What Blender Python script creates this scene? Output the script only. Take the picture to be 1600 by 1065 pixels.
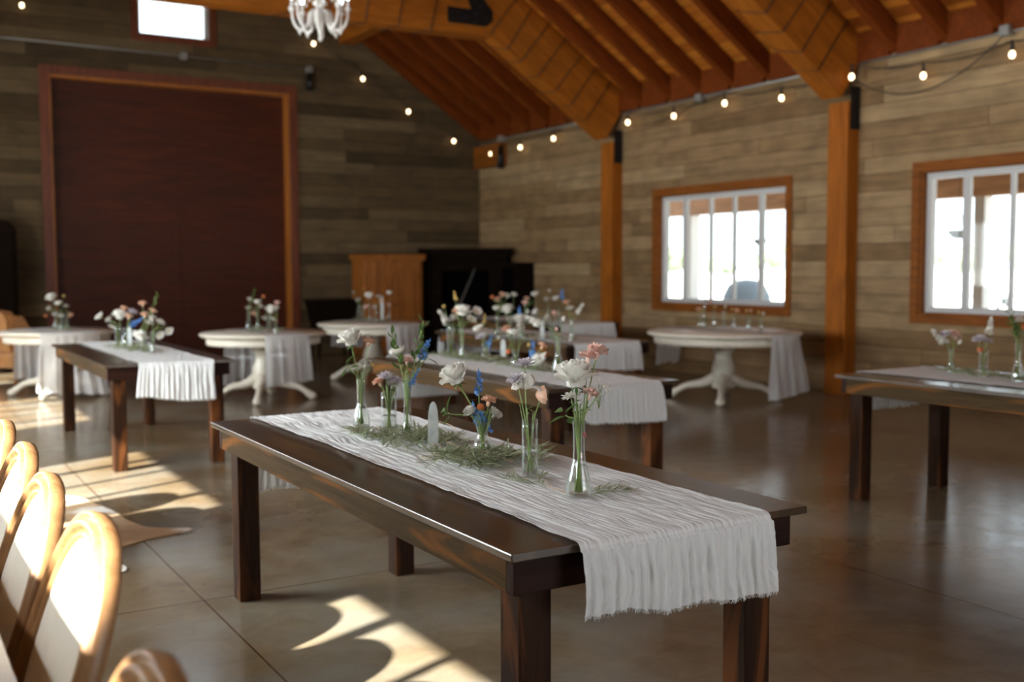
import bpy, math, random
from mathutils import Vector, Matrix, noise
PI = math.pi
for o in list(bpy.data.objects):
    bpy.data.objects.remove(o)
S = bpy.context.scene
COL = S.collection
R_ = random.Random(7)

# ---------------------------------------------------------------- camera
cam_d = bpy.data.cameras.new('camera')
cam = bpy.data.objects.new('camera', cam_d); COL.objects.link(cam)
cam.location = (0, 0, 1.4166)
cam.rotation_mode = 'QUATERNION'
cam.rotation_quaternion = (Matrix.Rotation(math.radians(-31.035), 3, 'Z') @ Matrix.Rotation(math.radians(90 - 3.93), 3, 'X') @ Matrix.Rotation(math.radians(-.2144), 3, 'Z')).to_quaternion()
cam_d.sensor_width = 36.0
cam_d.lens = 1669.0 * 36.0 / 1600.0
cam_d.clip_end = 800
cam_d.dof.use_dof = True
cam_d.dof.focus_distance = 3.1
cam_d.dof.aperture_fstop = 2.3
S.camera = cam

# ---------------------------------------------------------------- world, sun, exposure
W = bpy.data.worlds.new('world'); S.world = W; W.use_nodes = True
bg = W.node_tree.nodes['Background']
bg.inputs[0].default_value = (0.80, 0.90, 1.0, 1)
bg.inputs[1].default_value = 2.6
SUN_DIR = Vector((.917, .398, -.69)).normalized()          # through the windows of the near side wall
sd = bpy.data.lights.new('sun', 'SUN'); sun = bpy.data.objects.new('sun', sd); COL.objects.link(sun)
sun.rotation_euler = SUN_DIR.to_track_quat('-Z', 'Y').to_euler()
sun.location = (-20, -5, 20)
sd.energy = 30.0; sd.angle = math.radians(0.8); sd.color = (1.0, .96, .90)

def daylight(loc, rot, sx, sy, e, col=(.9, .95, 1.0)):
    d = bpy.data.lights.new('window_daylight', 'AREA'); o = bpy.data.objects.new('window_daylight', d)
    COL.objects.link(o); d.shape = 'RECTANGLE'; d.size = sx; d.size_y = sy; d.energy = e; d.color = col
    o.location = loc; o.rotation_euler = rot; return d
# skylight arriving through the windows of the wall beside the camera
WIN_Y = (1.83, 6.12, 10.41, 14.55)
for wy, e in zip(WIN_Y, (120, 350, 220, 35)):
    daylight((-1.36, wy, 1.65), (0, -PI/2, 0), 1.40, 2.30, e)
# area lamp added in the unseen doorway to lift camera-facing sides
daylight((4.08, -4.9, 2.1), (PI/2, 0, 0), 3.4, 4.0, 30, (1.0, .97, .93))

S.view_settings.view_transform = 'Standard'
S.view_settings.look = 'None'
S.view_settings.gamma = 1
S.view_settings.use_curve_mapping = False
S.view_settings.exposure = 0.45
S.cycles.max_bounces = 8
S.cycles.diffuse_bounces = 4
S.cycles.transmission_bounces = 8
S.cycles.transparent_max_bounces = 16
S.cycles.caustics_refractive = False
S.cycles.caustics_reflective = False
S.cycles.sample_clamp_indirect = 4.0

# ---------------------------------------------------------------- materials
def new_mat(name):
    m = bpy.data.materials.new(name); m.use_nodes = True
    nt = m.node_tree; b = nt.nodes['Principled BSDF']
    return m, nt, b
def N(nt, t, **kw):
    n = nt.nodes.new(t)
    for k, v in kw.items():
        if k in n.inputs: n.inputs[k].default_value = v
        else: setattr(n, k, v)
    return n
def ramp(nt, src, stops):
    r = nt.nodes.new('ShaderNodeValToRGB'); e = r.color_ramp.elements
    while len(e) < len(stops): e.new(0.5)
    for i, (p, c) in enumerate(stops):
        e[i].position = p; e[i].color = (*c, 1) if len(c) == 3 else c
    nt.links.new(src, r.inputs[0]); return r.outputs[0]
def mixc(nt, a, b, f, mode='MIX'):
    m = nt.nodes.new('ShaderNodeMix'); m.data_type = 'RGBA'; m.blend_type = mode
    for s, v in ((0, f), (6, a), (7, b)):
        if isinstance(v, (int, float)): m.inputs[s].default_value = v
        elif isinstance(v, tuple): m.inputs[s].default_value = (*v, 1)
        else: nt.links.new(v, m.inputs[s])
    return m.outputs[2]
def flat(name, c, rough=.6, metal=0, coat=0, noise_amt=0.0):
    m, nt, b = new_mat(name)
    b.inputs['Base Color'].default_value = (*c, 1); b.inputs['Roughness'].default_value = rough
    b.inputs['Metallic'].default_value = metal; b.inputs['Coat Weight'].default_value = coat
    if noise_amt:
        tc = N(nt, 'ShaderNodeTexCoord'); n = N(nt, 'ShaderNodeTexNoise', Scale=18.0, Detail=4.0)
        nt.links.new(tc.outputs['Object'], n.inputs['Vector'])
        lo = tuple(x * (1 - noise_amt) for x in c); hi = tuple(min(1, x * (1 + noise_amt)) for x in c)
        nt.links.new(ramp(nt, n.outputs[0], [(.3, lo), (.7, hi)]), b.inputs['Base Color'])
    return m
def wood(name, c1, c2, axis='x', rough=.5, streak=None, coat=0.0, sc=1.0, spec=.5, bump=.15):
    """grain runs along AXIS of the object's own space"""
    m, nt, b = new_mat(name)
    tc = N(nt, 'ShaderNodeTexCoord'); mp = N(nt, 'ShaderNodeMapping')
    long_, cross = 1.3 * sc, 22.0 * sc
    mp.inputs['Scale'].default_value = {'x': (long_, cross, cross), 'y': (cross, long_, cross), 'z': (cross, cross, long_)}[axis]
    nt.links.new(tc.outputs['Object'], mp.inputs['Vector'])
    n = N(nt, 'ShaderNodeTexNoise', Scale=1.0, Detail=7.0, Distortion=1.6); n.inputs['Roughness'].default_value = .62
    nt.links.new(mp.outputs[0], n.inputs['Vector'])
    col = ramp(nt, n.outputs[0], [(.3, c1), (.72, c2)])
    mp2 = N(nt, 'ShaderNodeMapping'); l2, x2 = .9 * sc, 6 * sc
    mp2.inputs['Scale'].default_value = {'x': (l2, x2, x2), 'y': (x2, l2, x2), 'z': (x2, x2, l2)}[axis]
    nt.links.new(tc.outputs['Object'], mp2.inputs['Vector'])
    n2 = N(nt, 'ShaderNodeTexNoise', Scale=1.0, Detail=3.0, Distortion=2.5); nt.links.new(mp2.outputs[0], n2.inputs['Vector'])
    if streak:
        f = ramp(nt, n2.outputs[0], [(.50, (0, 0, 0)), (.66, (1, 1, 1))])
        col = mixc(nt, col, streak, f)
    else:
        f = ramp(nt, n2.outputs[0], [(.3, (.72, .72, .72)), (.7, (1.15, 1.15, 1.15))])
        col = mixc(nt, col, f, 1.0, 'MULTIPLY')
    nt.links.new(col, b.inputs['Base Color'])
    b.inputs['Roughness'].default_value = rough; b.inputs['Coat Weight'].default_value = coat
    b.inputs['Coat Roughness'].default_value = .22; b.inputs['Specular IOR Level'].default_value = spec
    bp = N(nt, 'ShaderNodeBump', Strength=bump, Distance=.004); nt.links.new(n.outputs[0], bp.inputs['Height'])
    nt.links.new(bp.outputs[0], b.inputs['Normal'])
    return m
def boards(name, plane, bw, bh, ca, cb, cc, rough=.75, bump=.4, mortar=.004, off=.5):
    """rows of boards; PLANE = the two object-space axes (along board, across boards)"""
    m, nt, b = new_mat(name)
    tc = N(nt, 'ShaderNodeTexCoord'); sp = N(nt, 'ShaderNodeSeparateXYZ'); cb_ = N(nt, 'ShaderNodeCombineXYZ')
    nt.links.new(tc.outputs['Object'], sp.inputs[0])
    nt.links.new(sp.outputs['xyz'.index(plane[0])], cb_.inputs[0]); nt.links.new(sp.outputs['xyz'.index(plane[1])], cb_.inputs[1])
    dv = N(nt, 'ShaderNodeMath', operation='DIVIDE'); dv.inputs[1].default_value = bh; nt.links.new(sp.outputs['xyz'.index(plane[1])], dv.inputs[0])
    fl = N(nt, 'ShaderNodeMath', operation='FLOOR'); nt.links.new(dv.outputs[0], fl.inputs[0])
    wn = N(nt, 'ShaderNodeTexWhiteNoise', noise_dimensions='1D'); nt.links.new(fl.outputs[0], wn.inputs['W'])
    sh = N(nt, 'ShaderNodeMath', operation='MULTIPLY_ADD'); sh.inputs[1].default_value = bw * 3; nt.links.new(wn.outputs[0], sh.inputs[0])
    nt.links.new(sp.outputs['xyz'.index(plane[0])], sh.inputs[2]); nt.links.new(sh.outputs[0], cb_.inputs[0])
    br = N(nt, 'ShaderNodeTexBrick', Scale=1.0); br.offset = 0; br.squash = 1.0
    br.inputs['Color1'].default_value = (0, 0, 0, 1); br.inputs['Color2'].default_value = (1, 1, 1, 1)
    br.inputs['Mortar'].default_value = (.5, .5, .5, 1); br.inputs['Mortar Size'].default_value = mortar
    br.inputs['Mortar Smooth'].default_value = .3; br.inputs['Bias'].default_value = 0
    br.inputs['Brick Width'].default_value = bw; br.inputs['Row Height'].default_value = bh
    nt.links.new(cb_.outputs[0], br.inputs['Vector'])
    base = ramp(nt, br.outputs['Color'], [(0.0, ca), (.5, cb), (1.0, cc)])
    # grain, offset per board
    mp = N(nt, 'ShaderNodeMapping'); mp.inputs['Scale'].default_value = (1.1, 17, 1)
    nt.links.new(cb_.outputs[0], mp.inputs['Vector'])
    n = N(nt, 'ShaderNodeTexNoise', Scale=1.0, Detail=8.0, Distortion=.9); n.noise_dimensions = '4D'
    n.inputs['Roughness'].default_value = .68
    nt.links.new(mp.outputs[0], n.inputs['Vector'])
    sx = N(nt, 'ShaderNodeMath', operation='MULTIPLY'); sx.inputs[1].default_value = 37.0
    nt.links.new(br.outputs['Color'], sx.inputs[0]); nt.links.new(sx.outputs[0], n.inputs['W'])
    g = ramp(nt, n.outputs[0], [(.25, (.55, .55, .55)), (.5, (.95, .95, .95)), (.78, (1.35, 1.35, 1.35))])
    col = mixc(nt, base, g, 1.0, 'MULTIPLY')
    n3 = N(nt, 'ShaderNodeTexNoise', Scale=3.2, Detail=3.0); nt.links.new(cb_.outputs[0], n3.inputs['Vector'])
    g3 = ramp(nt, n3.outputs[0], [(.3, (.8, .8, .8)), (.7, (1.15, 1.15, 1.15))])
    col = mixc(nt, col, g3, 1.0, 'MULTIPLY')
    dk = mixc(nt, col, tuple(x * .25 for x in ca), br.outputs['Fac'])
    nt.links.new(dk, b.inputs['Base Color']); b.inputs['Roughness'].default_value = rough
    b.inputs['Specular IOR Level'].default_value = .3
    bp = N(nt, 'ShaderNodeBump', Strength=bump, Distance=.006)
    ad = N(nt, 'ShaderNodeMath', operation='SUBTRACT'); nt.links.new(n.outputs[0], ad.inputs[0]); nt.links.new(br.outputs['Fac'], ad.inputs[1])
    nt.links.new(ad.outputs[0], bp.inputs['Height']); nt.links.new(bp.outputs[0], b.inputs['Normal'])
    return m

M = {}
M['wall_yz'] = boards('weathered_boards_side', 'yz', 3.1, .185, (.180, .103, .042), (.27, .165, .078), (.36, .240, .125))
M['wall_xz'] = boards('weathered_boards_end_shaded', 'xz', 2.7, .185, (.058, .034, .013), (.103, .065, .028), (.160, .106, .052))  # same boards as the side walls, darkened to carry the end wall's shade
M['deck'] = boards('roof_boards', 'xy', 2.6, .135, (.23, .052, .004), (.38, .100, .009), (.56, .185, .020), rough=.55, bump=.15)
M['cedar_x'] = wood('cedar_timber', (.27, .073, .005), (.38, .113, .009), 'x', rough=.6, spec=.2)
M['cedar_z'] = wood('cedar_post', (.50, .165, .026), (.70, .26, .052), 'z', rough=.5)
M['cedar_y'] = wood('cedar_trim', (.18, .050, .005), (.27, .083, .009), 'y', rough=.6, spec=.2)
M['joist'] = wood('rafter_wood', (.125, .022, .0016), (.19, .040, .003), 'x', rough=.7, spec=.15)
M['barn_door'] = wood('barn_door_wood', (.046, .0075, .0015), (.088, .016, .003), 'x', rough=.5, sc=.6, spec=.25)
M['door_trim'] = wood('barn_door_trim', (.12, .022, .004), (.17, .036, .007), 'z', rough=.5)
M['jamb'] = wood('door_jamb', (.40, .12, .012), (.52, .18, .025), 'z')
M['dark_x'] = wood('walnut_stain_shaded_end', (.014, .004, .0018), (.030, .009, .004), 'x', rough=.55, sc=1.2, spec=.12)  # end apron copy of the stain, shade of the near ends in its colour
M['dark_z'] = wood('walnut_stain_leg', (.015, .0048, .0016), (.036, .013, .004), 'z', rough=.55, streak=(.12, .038, .009), spec=.12)  # leg base tone also darkened for shade on the near faces
M['dark_y'] = wood('walnut_stain_apron', (.038, .022, .010), (.072, .043, .019), 'y', rough=.7, streak=(.16, .060, .015), sc=1.1, spec=.05)
M['top_y'] = wood('walnut_stain_top', (.030, .0155, .0065), (.060, .031, .012), 'y', rough=.30, streak=(.10, .048, .015), sc=.9, coat=.45, bump=.05)
M['black_iron'] = flat('black_iron', (.012, .010, .010), .45, .4)
M['black_wood'] = wood('black_painted_wood', (.006, .003, .002), (.012, .007, .004), 'x', rough=.85, spec=.04)
M['black_void'] = flat('near_black_interior', (.002, .0015, .0015), .95)  # even near-black for the hearth interior and the grille
M['black_void'].node_tree.nodes['Principled BSDF'].inputs['Specular IOR Level'].default_value = .02
M['pine_z'] = wood('honey_pine', (.30, .085, .010), (.44, .15, .022), 'z', rough=.5)
M['cream'] = flat('cream_paint', (.74, .66, .54), .38, coat=.15, noise_amt=.04)
M['white_vinyl'] = flat('white_vinyl', (.52, .50, .49), .45)
M['white_plaster'] = flat('white_resin', (.82, .78, .74), .35)
M['conduit'] = flat('galvanised_conduit', (.33, .32, .30), .4, .6)
M['cord'] = flat('black_cord', (.015, .013, .012), .6)
M['leather'] = flat('tan_leather', (.46, .20, .065), .45, noise_amt=.18)
M['linen'] = flat('cream_linen', (.85, .76, .62), .85, noise_amt=.03)
M['oak'] = wood('washed_oak', (.27, .125, .045), (.42, .22, .095), 'z', rough=.42, sc=1.4)
M['stem'] = flat('green_stem', (.20, .27, .075), .55)
M['twine'] = flat('dried_vine', (.52, .36, .20), .7)
M['porch_white'] = flat('porch_white_paint', (.62, .60, .57), .6)
M['porch_tan'] = wood('porch_timber', (.45, .24, .12), (.6, .34, .18), 'y', rough=.6)
M['porch_floor'] = flat('porch_concrete', (.55, .53, .49), .8, noise_amt=.1)
M['snowfield'] = flat('pale_field', (.80, .80, .76), .95, noise_amt=.08)
M['dark_canvas'] = flat('dark_grey_canvas', (.10, .12, .14), .7)
M['basket'] = flat('hanging_planter_fibre', (.16, .13, .10), .8, noise_amt=.3)
M['far_green'] = flat('far_shrub', (.17, .21, .13), .9, noise_amt=.2)
M['bark'] = flat('bark', (.18, .13, .09), .9)
M['grey_timber'] = wood('grey_outdoor_timber', (.15, .17, .18), (.24, .26, .27), 'x')

def cloth(name, c, transl=.35, see=0.0):
    m, nt, b = new_mat(name)
    b.inputs['Base Color'].default_value = (*c, 1); b.inputs['Roughness'].default_value = .95
    b.inputs['Specular IOR Level'].default_value = .1
    out = nt.nodes['Material Output']
    tr = N(nt, 'ShaderNodeBsdfTranslucent'); tr.inputs[0].default_value = (*c, 1)
    mx = N(nt, 'ShaderNodeMixShader'); mx.inputs[0].default_value = transl
    nt.links.new(b.outputs[0], mx.inputs[1]); nt.links.new(tr.outputs[0], mx.inputs[2])
    tc = N(nt, 'ShaderNodeTexCoord'); n = N(nt, 'ShaderNodeTexNoise', Scale=220.0, Detail=3.0)
    nt.links.new(tc.outputs['Object'], n.inputs['Vector'])
    bp = N(nt, 'ShaderNodeBump', Strength=.5, Distance=.0015); nt.links.new(n.outputs[0], bp.inputs['Height'])
    nt.links.new(bp.outputs[0], b.inputs['Normal'])
    last = mx.outputs[0]
    if see:
        tp = N(nt, 'ShaderNodeBsdfTransparent'); m2 = N(nt, 'ShaderNodeMixShader'); m2.inputs[0].default_value = see
        nt.links.new(last, m2.inputs[1]); nt.links.new(tp.outputs[0], m2.inputs[2]); last = m2.outputs[0]
    nt.links.new(last, out.inputs['Surface'])
    return m
M['gauze'] = cloth('white_gauze', (.90, .895, .88), .28, .02)
M['gauze_sheer'] = cloth('sheer_white_gauze', (.80, .78, .77), .40, .22)
def petal(name, c, c2=None, transl=.28):
    m, nt, b = new_mat(name)
    tc = N(nt, 'ShaderNodeTexCoord'); n = N(nt, 'ShaderNodeTexNoise', Scale=70.0, Detail=2.0)
    nt.links.new(tc.outputs['Object'], n.inputs['Vector'])
    col = ramp(nt, n.outputs[0], [(.35, c2 or tuple(x * .86 for x in c)), (.65, c)])
    nt.links.new(col, b.inputs['Base Color']); b.inputs['Roughness'].default_value = .6
    b.inputs['Specular IOR Level'].default_value = .25
    out = nt.nodes['Material Output']; tr = N(nt, 'ShaderNodeBsdfTranslucent'); nt.links.new(col, tr.inputs[0])
    mx = N(nt, 'ShaderNodeMixShader'); mx.inputs[0].default_value = transl
    nt.links.new(b.outputs[0], mx.inputs[1]); nt.links.new(tr.outputs[0], mx.inputs[2]); nt.links.new(mx.outputs[0], out.inputs['Surface'])
    return m
M['p_white'] = petal('ivory_petal', (.88, .84, .76))
M['p_lilac'] = petal('pale_lilac_petal', (.76, .70, .74))
M['p_peach'] = petal('peach_petal', (.97, .68, .50), (.93, .57, .38))
M['p_pink'] = petal('salmon_pink_petal', (.98, .72, .62), (.95, .62, .52))
M['p_orange'] = petal('orange_petal', (.85, .27, .10))
M['p_red'] = petal('coral_red_petal', (.78, .18, .13))
M['p_blue'] = petal('delphinium_blue_petal', (.10, .24, .58), (.18, .36, .68))
M['p_yellow'] = petal('yellow_petal', (.78, .55, .20))
M['leaf'] = petal('green_leaf', (.105, .17, .045), (.065, .115, .03), .25)
M['leaf_olive'] = petal('olive_leaf', (.45, .47, .31), (.24, .27, .15), .28)

def schlick(nt, f0=.04):
    lw = N(nt, 'ShaderNodeLayerWeight', Blend=.5)
    p = N(nt, 'ShaderNodeMath', operation='POWER'); p.inputs[1].default_value = 5; nt.links.new(lw.outputs['Facing'], p.inputs[0])
    m = N(nt, 'ShaderNodeMath', operation='MULTIPLY_ADD'); m.inputs[1].default_value = 1 - f0; m.inputs[2].default_value = f0
    nt.links.new(p.outputs[0], m.inputs[0]); return m.outputs[0]
def clear_glass(name, tint, ior, edge):
    """clear shell: light passes straight, rims catch reflections"""
    m, nt, b = new_mat(name); out = nt.nodes['Material Output']
    tp = N(nt, 'ShaderNodeBsdfTransparent'); tp.inputs[0].default_value = (*tint, 1)
    gl = N(nt, 'ShaderNodeBsdfGlossy', Roughness=.03)
    lw = N(nt, 'ShaderNodeLayerWeight', Blend=.5); df = N(nt, 'ShaderNodeBsdfDiffuse'); df.inputs[0].default_value = (.8, .84, .83, 1)
    m1 = N(nt, 'ShaderNodeMixShader')
    mul = N(nt, 'ShaderNodeMath', operation='MULTIPLY'); mul.inputs[1].default_value = edge
    p3 = N(nt, 'ShaderNodeMath', operation='POWER'); p3.inputs[1].default_value = 3; nt.links.new(lw.outputs['Facing'], p3.inputs[0]); nt.links.new(p3.outputs[0], mul.inputs[0]); nt.links.new(mul.outputs[0], m1.inputs[0])
    nt.links.new(tp.outputs[0], m1.inputs[1]); nt.links.new(df.outputs[0], m1.inputs[2])
    mx = N(nt, 'ShaderNodeMixShader')
    nt.links.new(schlick(nt, .05 if ior > 1.4 else .02), mx.inputs[0]); nt.links.new(m1.outputs[0], mx.inputs[1]); nt.links.new(gl.outputs[0], mx.inputs[2])
    nt.links.new(mx.outputs[0], out.inputs['Surface']); return m
M['glass'] = clear_glass('clear_vase_glass', (.975, .985, .98), 1.5, .55)
def thin_glass(name):
    m, nt, b = new_mat(name); out = nt.nodes['Material Output']
    tp = N(nt, 'ShaderNodeBsdfTransparent'); gl = N(nt, 'ShaderNodeBsdfGlossy', Roughness=.02)
    tp.inputs[0].default_value = (.96, .98, .97, 1)
    mx = N(nt, 'ShaderNodeMixShader')
    nt.links.new(schlick(nt), mx.inputs[0]); nt.links.new(tp.outputs[0], mx.inputs[1]); nt.links.new(gl.outputs[0], mx.inputs[2])
    nt.links.new(mx.outputs[0], out.inputs['Surface']); return m
M['pane'] = thin_glass('window_pane_glass')
M['water'] = clear_glass('vase_water', (.95, .96, .92), 1.33, .25)
m, nt, b = new_mat('frosted_selenite')
b.inputs['Base Color'].default_value = (.80, .83, .80, 1); b.inputs['Roughness'].default_value = .45
b.inputs['Transmission Weight'].default_value = .25; b.inputs['IOR'].default_value = 1.3
tc = N(nt, 'ShaderNodeTexCoord'); n = N(nt, 'ShaderNodeTexNoise', Scale=22.0, Detail=5.0, Distortion=1.0)
nt.links.new(tc.outputs['Object'], n.inputs['Vector'])
nt.links.new(ramp(nt, n.outputs[0], [(.35, (.62, .66, .63)), (.7, (.88, .90, .87))]), b.inputs['Base Color'])
M['selenite'] = m
def glow(name, c, s):
    m, nt, b = new_mat(name); b.inputs['Base Color'].default_value = (*c, 1)
    b.inputs['Emission Color'].default_value = (*c, 1); b.inputs['Emission Strength'].default_value = s; return m
M['bulb'] = glow('warm_bulb', (1.0, .74, .44), 5.0)
M['bulb_cool'] = glow('cool_candle_bulb', (.80, .93, 1.0), 5.0)

# polished concrete with saw-cut joints
m, nt, b = new_mat('polished_concrete')
tc = N(nt, 'ShaderNodeTexCoord')
n1 = N(nt, 'ShaderNodeTexNoise', Scale=.8, Detail=9.0, Distortion=.4); nt.links.new(tc.outputs['Object'], n1.inputs['Vector'])
n2 = N(nt, 'ShaderNodeTexNoise', Scale=5.5, Detail=8.0, Distortion=.6); n2.inputs['Roughness'].default_value = .7
nt.links.new(tc.outputs['Object'], n2.inputs['Vector'])
n3 = N(nt, 'ShaderNodeTexNoise', Scale=1.6, Detail=9.0, Distortion=.3); nt.links.new(tc.outputs['Object'], n3.inputs['Vector'])
c = ramp(nt, n1.outputs[0], [(.32, (.135, .085, .042)), (.5, (.180, .128, .074)), (.68, (.225, .178, .120))])
c = mixc(nt, c, ramp(nt, n2.outputs[0], [(.3, (.80, .78, .76)), (.7, (1.18, 1.19, 1.20))]), 1.0, 'MULTIPLY')
c = mixc(nt, c, (.205, .20, .175), ramp(nt, n3.outputs[0], [(.42, (0, 0, 0)), (.75, (.7, .7, .7))]))
br = N(nt, 'ShaderNodeTexBrick', Scale=1.0); br.offset = 0
mp = N(nt, 'ShaderNodeMapping'); mp.inputs['Location'].default_value = (-1.18, -4.53 + 2.77 * 2, 0)
nt.links.new(tc.outputs['Object'], mp.inputs['Vector']); nt.links.new(mp.outputs[0], br.inputs['Vector'])
br.inputs['Brick Width'].default_value = 2.745; br.inputs['Row Height'].default_value = 2.77; br.inputs['Mortar Size'].default_value = .005
br.inputs['Mortar Smooth'].default_value = .4
c = mixc(nt, c, (.075, .030, .012), br.outputs['Fac'])
nt.links.new(c, b.inputs['Base Color'])
rr = N(nt, 'ShaderNodeMapRange'); rr.inputs['To Min'].default_value = .10; rr.inputs['To Max'].default_value = .30
nt.links.new(n2.outputs[0], rr.inputs[0]); nt.links.new(rr.outputs[0], b.inputs['Roughness'])
b.inputs['Specular IOR Level'].default_value = .5
bp = N(nt, 'ShaderNodeBump', Strength=.25, Distance=.004); inv = N(nt, 'ShaderNodeMath', operation='SUBTRACT'); inv.inputs[0].default_value = 1
nt.links.new(br.outputs['Fac'], inv.inputs[1]); nt.links.new(inv.outputs[0], bp.inputs['Height'])
nb = N(nt, 'ShaderNodeBump', Strength=.04, Distance=.01); nt.links.new(n2.outputs[0], nb.inputs['Height']); nt.links.new(bp.outputs[0], nb.inputs['Normal'])
nt.links.new(nb.outputs[0], b.inputs['Normal'])
M['floor'] = m
# cowhide
m, nt, b = new_mat('cowhide')
tc = N(nt, 'ShaderNodeTexCoord'); n = N(nt, 'ShaderNodeTexNoise', Scale=1.7, Detail=4.0, Distortion=.7)
nt.links.new(tc.outputs['Object'], n.inputs['Vector'])
nt.links.new(ramp(nt, n.outputs[0], [(.42, (.46, .29, .15)), (.50, (.52, .36, .21)), (.56, (.80, .76, .68))]), b.inputs['Base Color'])
b.inputs['Roughness'].default_value = .9; M['cowhide'] = m

# ---------------------------------------------------------------- mesh builder
class MB:
    def __init__(self): self.v = []; self.f = []; self.s = []
    def add(self, vs, fs, smooth=False):
        k = len(self.v); self.v += [tuple(p) for p in vs]
        self.f += [tuple(i + k for i in f) for f in fs]; self.s += [smooth] * len(fs); return self
    def box(self, a, b):
        x0, y0, z0 = a; x1, y1, z1 = b
        return self.add([(x0, y0, z0), (x1, y0, z0), (x1, y1, z0), (x0, y1, z0), (x0, y0, z1), (x1, y0, z1), (x1, y1, z1), (x0, y1, z1)],
                        [(0, 3, 2, 1), (4, 5, 6, 7), (0, 1, 5, 4), (1, 2, 6, 5), (2, 3, 7, 6), (3, 0, 4, 7)])
    def prism(self, poly, fn, smooth=False):
        """poly: 2D loop; fn(u,v,0|1) -> 3D point"""
        n = len(poly); vs = [fn(u, v, 0) for u, v in poly] + [fn(u, v, 1) for u, v in poly]
        self.add(vs, [tuple(range(n))[::-1], tuple(range(n, 2 * n))])
        return self.add(vs, [(i, (i + 1) % n, n + (i + 1) % n, n + i) for i in range(n)], smooth)
    def tube(self, pts, r, seg=8, caps=True, smooth=True, flat_=1.0):
        pts = [Vector(p) for p in pts]; n = len(pts)
        rs = r if isinstance(r, (list, tuple)) else [r] * n
        t = (pts[1] - pts[0]).normalized(); up = Vector((0, 0, 1)) if abs(t.z) < .9 else Vector((1, 0, 0))
        a = t.cross(up).normalized(); vs = []
        for i in range(n):
            t = (pts[min(i + 1, n - 1)] - pts[max(i - 1, 0)])
            if t.length < 1e-9: t = Vector((0, 0, 1))
            t.normalize(); a = (a - t * a.dot(t))
            if a.length < 1e-6: a = t.orthogonal()
            a.normalize(); b_ = t.cross(a)
            for k in range(seg):
                q = 2 * PI * k / seg
                vs.append(pts[i] + a * (math.cos(q) * rs[i]) + b_ * (math.sin(q) * rs[i] * flat_))
        fs = [(i * seg + k, i * seg + (k + 1) % seg, (i + 1) * seg + (k + 1) % seg, (i + 1) * seg + k) for i in range(n - 1) for k in range(seg)]
        if caps: fs += [tuple(range(seg))[::-1], tuple(range((n - 1) * seg, n * seg))]
        return self.add(vs, fs, smooth)
    def lathe(self, prof, seg=24, c=(0, 0, 0), smooth=True, lobes=0, amp=0.0):
        vs = []; n = len(prof)
        for r, z in prof:
            for k in range(seg):
                q = 2 * PI * k / seg; rr = r * (1 + amp * math.cos(lobes * q)) if lobes else r
                vs.append((c[0] + rr * math.cos(q), c[1] + rr * math.sin(q), c[2] + z))
        fs = [(i * seg + k, i * seg + (k + 1) % seg, (i + 1) * seg + (k + 1) % seg, (i + 1) * seg + k) for i in range(n - 1) for k in range(seg)]
        if prof[0][0] > 1e-6: fs.append(tuple(range(seg))[::-1])
        if prof[-1][0] > 1e-6: fs.append(tuple(range((n - 1) * seg, n * seg)))
        return self.add(vs, fs, smooth)
    def ball(self, c, r, seg=8, sq=(1, 1, 1)):
        k0 = len(self.v); n = max(4, seg // 2 + 1); vs = []
        for i in range(n + 1):
            p = PI * i / n
            for k in range(seg):
                q = 2 * PI * k / seg
                vs.append((c[0] + r * sq[0] * math.sin(p) * math.cos(q), c[1] + r * sq[1] * math.sin(p) * math.sin(q), c[2] - r * sq[2] * math.cos(p)))
        fs = [(i * seg + k, i * seg + (k + 1) % seg, (i + 1) * seg + (k + 1) % seg, (i + 1) * seg + k) for i in range(n) for k in range(seg)]
        return self.add(vs, fs, True)
    def grid(self, nu, nv, fn, smooth=True):
        vs = [fn(i / (nu - 1), j / (nv - 1)) for j in range(nv) for i in range(nu)]
        return self.add(vs, [(j * nu + i, j * nu + i + 1, (j + 1) * nu + i + 1, (j + 1) * nu + i) for j in range(nv - 1) for i in range(nu - 1)], smooth)
    def xf(self, mtx, start=0):
        self.v[start:] = [tuple(mtx @ Vector(p)) for p in self.v[start:]]; return self
    def mesh(self, name, m):
        me = bpy.data.meshes.new(name); me.from_pydata(self.v, [], self.f)
        me.polygons.foreach_set('use_smooth', self.s); me.materials.append(m); me.update(); return me
    def build(self, name, m, parent=None, bevel=0, loc=None, solid=0):
        return put(name, self.mesh(name, m), parent, bevel, loc, solid)
def put(name, me, parent=None, bevel=0, loc=None, solid=0):
    o = bpy.data.objects.new(name, me); COL.objects.link(o)
    if parent: o.parent = parent
    if loc: o.location = loc
    if solid:
        s = o.modifiers.new('solid', 'SOLIDIFY'); s.thickness = solid; s.offset = 0
    if bevel:
        b = o.modifiers.new('bevel', 'BEVEL'); b.width = bevel; b.segments = 2; b.limit_method = 'ANGLE'; b.harden_normals = False
    return o
def tag(o, label=None, cat=None, group=None, kind=None):
    if label: o['label'] = label
    if cat: o['category'] = cat
    if group: o['group'] = group
    if kind: o['kind'] = kind
    return o
def thing(name, label, cat, loc=(0, 0, 0), rz=0, group=None):
    o = bpy.data.objects.new(name, None); COL.objects.link(o); o.empty_display_size = .1
    o.location = loc; o.rotation_euler = (0, 0, rz); return tag(o, label, cat, group)
def struct(name, mb, m, **kw):
    o = mb.build(name, m, **kw)
    if not kw.get('parent'): o['kind'] = 'structure'
    return o
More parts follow.
